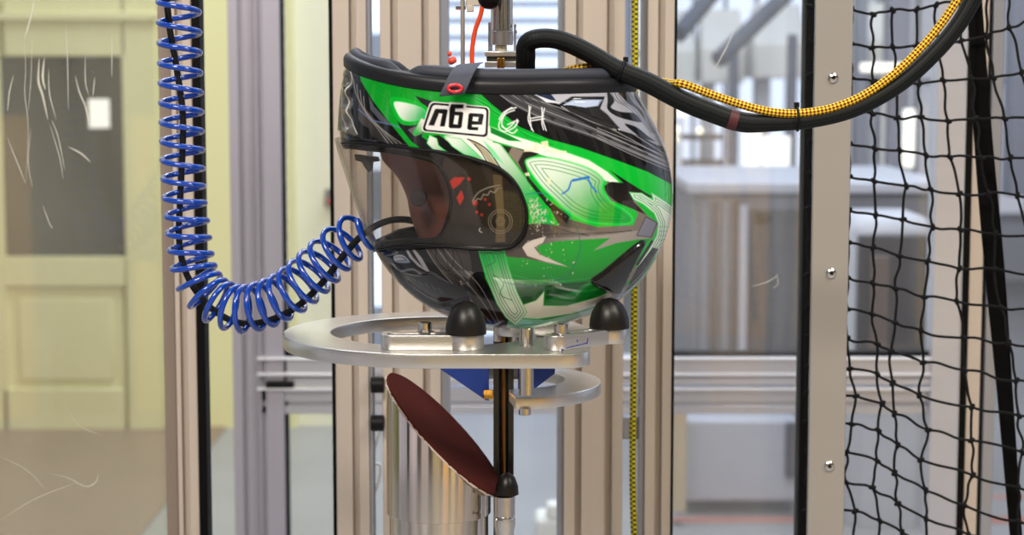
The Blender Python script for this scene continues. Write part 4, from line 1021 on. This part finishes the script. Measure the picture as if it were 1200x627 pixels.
# guide column
gc = thing('guide_column', 'dark vertical guide column running down from under the helmet', 'column', (X(590, .03), .03, 0))
DKC = mat('column_black', (26, 24, 24), .3, noise=.1, coat=.3)
Yc = .02; xa, xb = X(578, Yc), X(602, Yc)
mbc = MB(); mbc.prism([(xa, Yc), (xa+.006, Yc), (xa+.0075, Yc+.003), (xb-.0075, Yc+.003), (xb-.006, Yc), (xb, Yc), (xb, Yc+.022), (xa, Yc+.022)], 0.02, P(590, 384, Yc)[2]); mbc.build('column_profile', DKC, gc, bevel=.0006)
MB().cyl(((xa+xb)/2, Yc+.004, .03), ((xa+xb)/2, Yc+.004, P(590, 386, Yc)[2]), .0036, 16).build('reflection_strip', mat('gold_reflection', (112, 84, 52), .25, .9), gc)  # added gold rod stands in for a reflection down the dark column
bf = thing('buffer_stop', 'short steel buffer with black rubber cap beside the anvil', 'buffer', tuple(P(592, 640, -.035)))
c = P(594, 580, -.035)
MB().lathe([(.0105, 0), (.0125, .001), (.0118, .010), (.0085, .019), (.003, .0235), (0, .024)], c, (0, 0, 1), 36).build('rubber_cap', RUBBER, bf)
c = P(591, 627, -.035); MB().lathe([(.0095, -.03), (.0095, .001), (.0115, .012), (.0115, .018), (.0095, .02), (.0112, .021), (.0112, .042)], c, (0, 0, 1), 32).build('shaft', STEEL, bf)

# ================================================================== ANVIL
an = thing('abrasive_anvil', 'polished steel cylinder cut at a slope and faced with brown abrasive paper', 'anvil', (X(512, 0), 0, P(512, 640, 0)[2]))
ra_ = .0557; cxa = X(513, 0)
pT = P(451, 443, 0); pB = P(577, 567, 0); slope = (pB[2]-pT[2])/(pB[0]-pT[0])
SY = .235
z_at = lambda x, y=0.0: pT[2]+slope*(x-pT[0])+SY*y
zbase = P(512, 613, -.05)[2]; nn = 120; vs = []; fs = []
for k in range(nn):
    a = 2*math.pi*k/nn; x = cxa+ra_*math.cos(a); y = ra_*math.sin(a)
    vs += [(x, y, zbase), (x, y, z_at(x, y))]
for k in range(nn): j = (k+1) % nn; fs.append((2*k, 2*j, 2*j+1, 2*k+1))
fs.append(tuple(2*k for k in range(nn))[::-1]); fs.append(tuple(2*k+1 for k in range(nn)))
MB().add(vs, fs).build('cylinder', TURNED, an, bevel=.0006, sharp=40)
MB().lathe([(ra_*.955, 0), (ra_*.955, zbase-.0005-.4)], (cxa, 0, .4), (0, 0, 1), 90).build('base_cylinder', TURNED, an, sharp=40)
# disc with torn edge
cyl_c = np.array([cxa+.0052, 0, z_at(cxa+.0052)]); u = np.array([1, 0, slope]); u /= np.linalg.norm(u); wv3 = np.array([0, 1, SY]); nv3 = np.cross(u, wv3); nv3 /= np.linalg.norm(nv3); nv3 *= np.sign(nv3[2])
ru = ra_*math.sqrt(1+slope*slope)+.0072; rv = ra_+.0012
rg = random.Random(5); vs = []; nd = 160; vw = []
for k in range(nd):
    a = 2*math.pi*k/nd; j = 1+.009*rg.random()
    p = cyl_c+u*ru*j*math.cos(a)+wv3*rv*j*math.sin(a)
    vs += [p+nv3*.0005, p+nv3*.0035]
    for jj2, hh in ((1.003+.018*rg.random()**2, -.0012*rg.random()), (1.003+.006*rg.random(), .0013)):
        vw.append(cyl_c+u*ru*jj2*math.cos(a)+wv3*rv*jj2*math.sin(a)+nv3*hh)
fs = [(2*k, 2*((k+1) % nd), 2*((k+1) % nd)+1, 2*k+1) for k in range(nd)]+[tuple(2*k for k in range(nd))[::-1], tuple(2*k+1 for k in range(nd))]
MB().add(vs, fs).build('abrasive_disc', mat('garnet_paper', (88, 36, 30), .9, noise=.22, nscale=900, bump=.8, bscale=1600, spec=.12), an, sharp=40)
MB().add(vw, fs).build('torn_paper_edge', mat('paper_edge', (214, 200, 190), .8), an, sharp=40)

# ================================================================== RAM ABOVE
ram = thing('lifting_ram', 'steel cylinder ram with clamp plates above the helmet opening', 'ram', tuple(P(588, 80, .06)))
def vcyl(px, r, y0_, y1_, m, name, Yp=.06, bev=.0006): a = P(px, y0_, Yp); return MB().cyl((a[0], Yp, P(px, y1_, Yp)[2]), (a[0], Yp, a[2]), r, 36, bev).build(name, m, ram)
vcyl(588, .0118, -60, 36, STEEL, 'cylinder_tube'); vcyl(588, .0121, 36, 53, mat('ram_collar', (180, 178, 178), .3, .9), 'collar'); vcyl(587, .0065, 53, 62, mat('nut_pale', (210, 202, 180), .35, .6), 'nut')
slab(ram, 572, 26, 577, 62, .075, .02, ALUGREY, 'side_bracket', .0006); slab(ram, 602, 27, 605, 60, .06, .01, ALUGREY, 'sensor_rail', .0006)
slab(ram, 568, 60, 607, 66, .045, .03, PLATE, 'clamp_plate', .0008); slab(ram, 570, 66, 605, 72, .05, .025, mat('clamp_dark', (84, 84, 80), .4, .6), 'clamp_spacer', .0008); slab(ram, 568, 72, 607, 79, .045, .03, PLATE, 'clamp_plate', .0008)
vcyl(587, .004, 68, 80, BR, 'screw', .04)
for q in ((603, 30), (604, 37)): MB().cyl(P(q[0]-1, q[1], .055), P(q[0]+2, q[1], .055), .002, 12).build('fitting', STEEL, ram)
hook = thing('valve_bracket', 'pale metal bracket with thin rod and black ball knob above helmet', 'bracket', tuple(P(550, 10, .05)))
MB().lathe([(.0125*math.sin(math.pi*k/14), -.0125*math.cos(math.pi*k/14)) for k in range(15)], P(573.5, -3, .02), (0, -1, 0), 32).build('ball_knob', BLACK, hook, sharp=80)
slab(hook, 546, -40, 562, 7, .05, .008, mat('bracket_pale', (206, 198, 184), .4, .4), 'bracket_plate', .0008); slab(hook, 547, 6, 555, 14, .05, .008, mat('bracket_pale', (206, 198, 184)), 'bracket_tip', .0008)
a = P(542, -40, .055); MB().cyl((a[0], .055, P(542, 80, .055)[2]), (a[0], .055, a[2]), .0024, 16).build('thin_rod', mat('rod_pale', (190, 184, 172), .35, .6), hook)
MB().cyl(P(534, 9.5, .055), P(546, 9.5, .055), .0022, 6).build('bolt', STEEL, hook)
tag(tube(spline([P(a, b, .045) for a, b in [(566,4),(563,18),(557,35),(554,52),(553,66),(554,84)]], 8), .0025, 12).build('pneumatic_hose', ORANGE, sharp=80), 'thin orange air hose hanging into the helmet', 'hose')
oc = thing('orange_fitting', 'small orange red plug fitting beside the helmet rim', 'fitting', tuple(P(529, 76, .08)))
MB().lathe([(0, -.005), (.0035, -.004), (.004, 0), (.0035, .004), (0, .005)], P(530, 71, .08), (1, 0, .5), 16).build('plug', mat('orange_red', (226, 84, 62), .35), oc, sharp=80)
MB().lathe([(0, -.003), (.0022, -.002), (.0024, .002), (0, .003)], P(527, 63, .08), (0, 0, 1), 14).build('cap', mat('orange_red', (226, 84, 62)), oc, sharp=80)

# ================================================================== HOSES AND CORDS
hs = [(617,100,-.03),(616,84,-.04),(616,66,-.05),(617,53,-.055),(626,46,-.06),(645,45,-.06),(665,50,-.06),(690,62,-.06),(712,75,-.06),(727,83,-.06),(760,97,-.06),(800,118,-.06),(840,134,-.06),(870,143,-.06),(900,144,-.06),(940,142,-.06),(985,133,-.06),(1022,118,-.06),(1060,94,-.06),(1095,62,-.06),(1122,30,-.06),(1142,-4,-.06),(1160,-40,-.06)]
hp = spline([P(a, b, c) for a, b, c in hs], 14); n = len(hp)
rr_ = np.interp(np.linspace(0, 1, n), [0, .08, .18, .3, .40, .45, .6, .66, 1], [.0092, .0100, .0098, .0098, .0098, .0104, .0104, .0084, .0088])
hose = thing('black_hose', 'thick black braided hose arching from the helmet to upper right', 'hose', tuple(P(617, 100, -.03)))
tube(hp, rr_, 22).build('braided_sleeve', HOSE, hose, sharp=80)
def tie(px, py, dirx, dirz, r, Yp=-.06):
    c = P(px, py, Yp); d_ = np.array([dirx, 0, dirz]); d_ /= np.linalg.norm(d_); u_ = np.array([-d_[2], 0, d_[0]])
    pts = [c+u_*r*math.cos(a)+np.array([0, 1, 0])*r*math.sin(a) for a in np.linspace(0, 2*math.pi, 24, endpoint=False)]
    k = tube(pts, .0014, 6, closed=True).build('cable_tie', BLACK, hose, sharp=80)
    h = c+u_*(r+.001)*(1 if u_[2] > 0 else -1); MB().box(h-np.array([.0025, .003, .002]), h+np.array([.0025, .003, .0035])).build('tie_head', BLACK, k, bevel=.0006)
tie(727, 83, 1, -.5, .0108)
tie(934, 139, 1, .05, .0122)
MRN = mat('maroon_tape', (74, 24, 30), .6, noise=.2)
k0 = np.argmin([abs(proj(q[None])[0][0]-858)+abs(proj(q[None])[0][1]-138) for q in hp]); seg = hp[k0-3:k0+10]
k1 = np.argmin([abs(proj(q[None])[0][0]-688)+abs(proj(q[None])[0][1]-62) for q in hp])
tube(hp[k0-2:k0+4], rr_[k0]*1.03, 20).build('maroon_tape', MRN, hose, sharp=80)
ys = [(800,99),(830,110),(862,121),(890,129),(915,133),(940,133),(975,127),(1012,112),(1048,87),(1080,56),(1104,27),(1122,0),(1140,-30)]
# cord lies on top of the hose on the camera side
cp = [P(x, y-.5, -.066) for x, y in ys]
pre = [P(655, 86, -.03), P(672, 81, -.045), P(690, 78, -.05), P(704, 77, -.045), P(725, 82, -.035), P(760, 92, -.038), P(785, 98, -.05)]
tag(tube(spline(pre+cp, 14), .0043, 14).build('braided_cord', BRAID, sharp=80), 'yellow and dark red braided cord tied along the black hose', 'cord')
rp = spline([P(744.5, -40, TY-.03), P(744.5, 100, TY-.03), P(744, 300, TY-.03), P(742.5, 450, TY-.03), P(741.5, 560, TY-.03), P(743.5, 640, TY-.03), P(744, 700, TY-.03)], 30)
tag(tube(rp, .0042, 12).build('yellow_rope', ROPE, sharp=80), 'thin vertical yellow and black rope between the right rig posts', 'rope')

# blue coiled air hose
ctr = spline([P(x, y, .050-.075*max(0, min(1, (x-222)/210))) for x, y in [(208,-60),(209,0),(211,80),(213,160),(215,220),(219,258),(222,285),(226,312),(234,332),(247,348),(264,358),(290,362),(325,351),(351,334),(375,312),(399,289),(417,276),(433,266)]], 30)
Lc = np.concatenate([[0], np.cumsum(np.linalg.norm(np.diff(ctr, axis=0), axis=1))])*1115
T = np.gradient(ctr, axis=0); T /= np.linalg.norm(T, axis=1)[:, None]
NS = 2600; s = np.linspace(0, Lc[-1], NS)
cpt = np.stack([np.interp(s, Lc, ctr[:, i]) for i in range(3)], 1); ct = np.stack([np.interp(s, Lc, T[:, i]) for i in range(3)], 1); ct /= np.linalg.norm(ct, axis=1)[:, None]
pitch = np.interp(s/Lc[-1], [0, .25, .5, .62, .72, .85, .93, 1], [25, 23.5, 21, 18.5, 17, 18, 22, 27])
rad = np.interp(s/Lc[-1], [0, .45, .6, .7, .85, 1], [24, 24, 26, 27, 27, 24])/1115
ph = np.concatenate([[0], np.cumsum(np.diff(s)/pitch[:-1])])*2*math.pi
nY = np.array([0, 1.0, 0]); e1 = np.cross(ct, nY); e1 /= np.linalg.norm(e1, axis=1)[:, None]; e2 = np.cross(e1, ct)
hel = cpt+rad[:, None]*(np.cos(ph)[:, None]*e1+np.sin(ph)[:, None]*e2)
coil = tag(tube(hel, .0031, 10).build('coiled_air_hose', BLUEPL, sharp=80), 'glossy blue coiled air hose hanging in a curve left of helmet', 'hose')
bc = [(188,-40,.06),(195,0,.062),(200,40,.065),(207,80,.07),(214,130,.07),(214,175,.07),(211,235,.07),(210,282,.068),(219,322,.065),(242,356,.06),(275,377,.05),(310,377,.03),(347,360,.015),(377,332,0),(402,300,-.01),(424,276,-.015),(446,262,-.01),(470,257,.005),(500,262,.03)]
tag(tube(spline([P(*q) for q in bc], 14), .0036, 12).build('black_cable', SLEEVE, sharp=80), 'black braided cable threaded through the blue coil into the visor', 'cable')
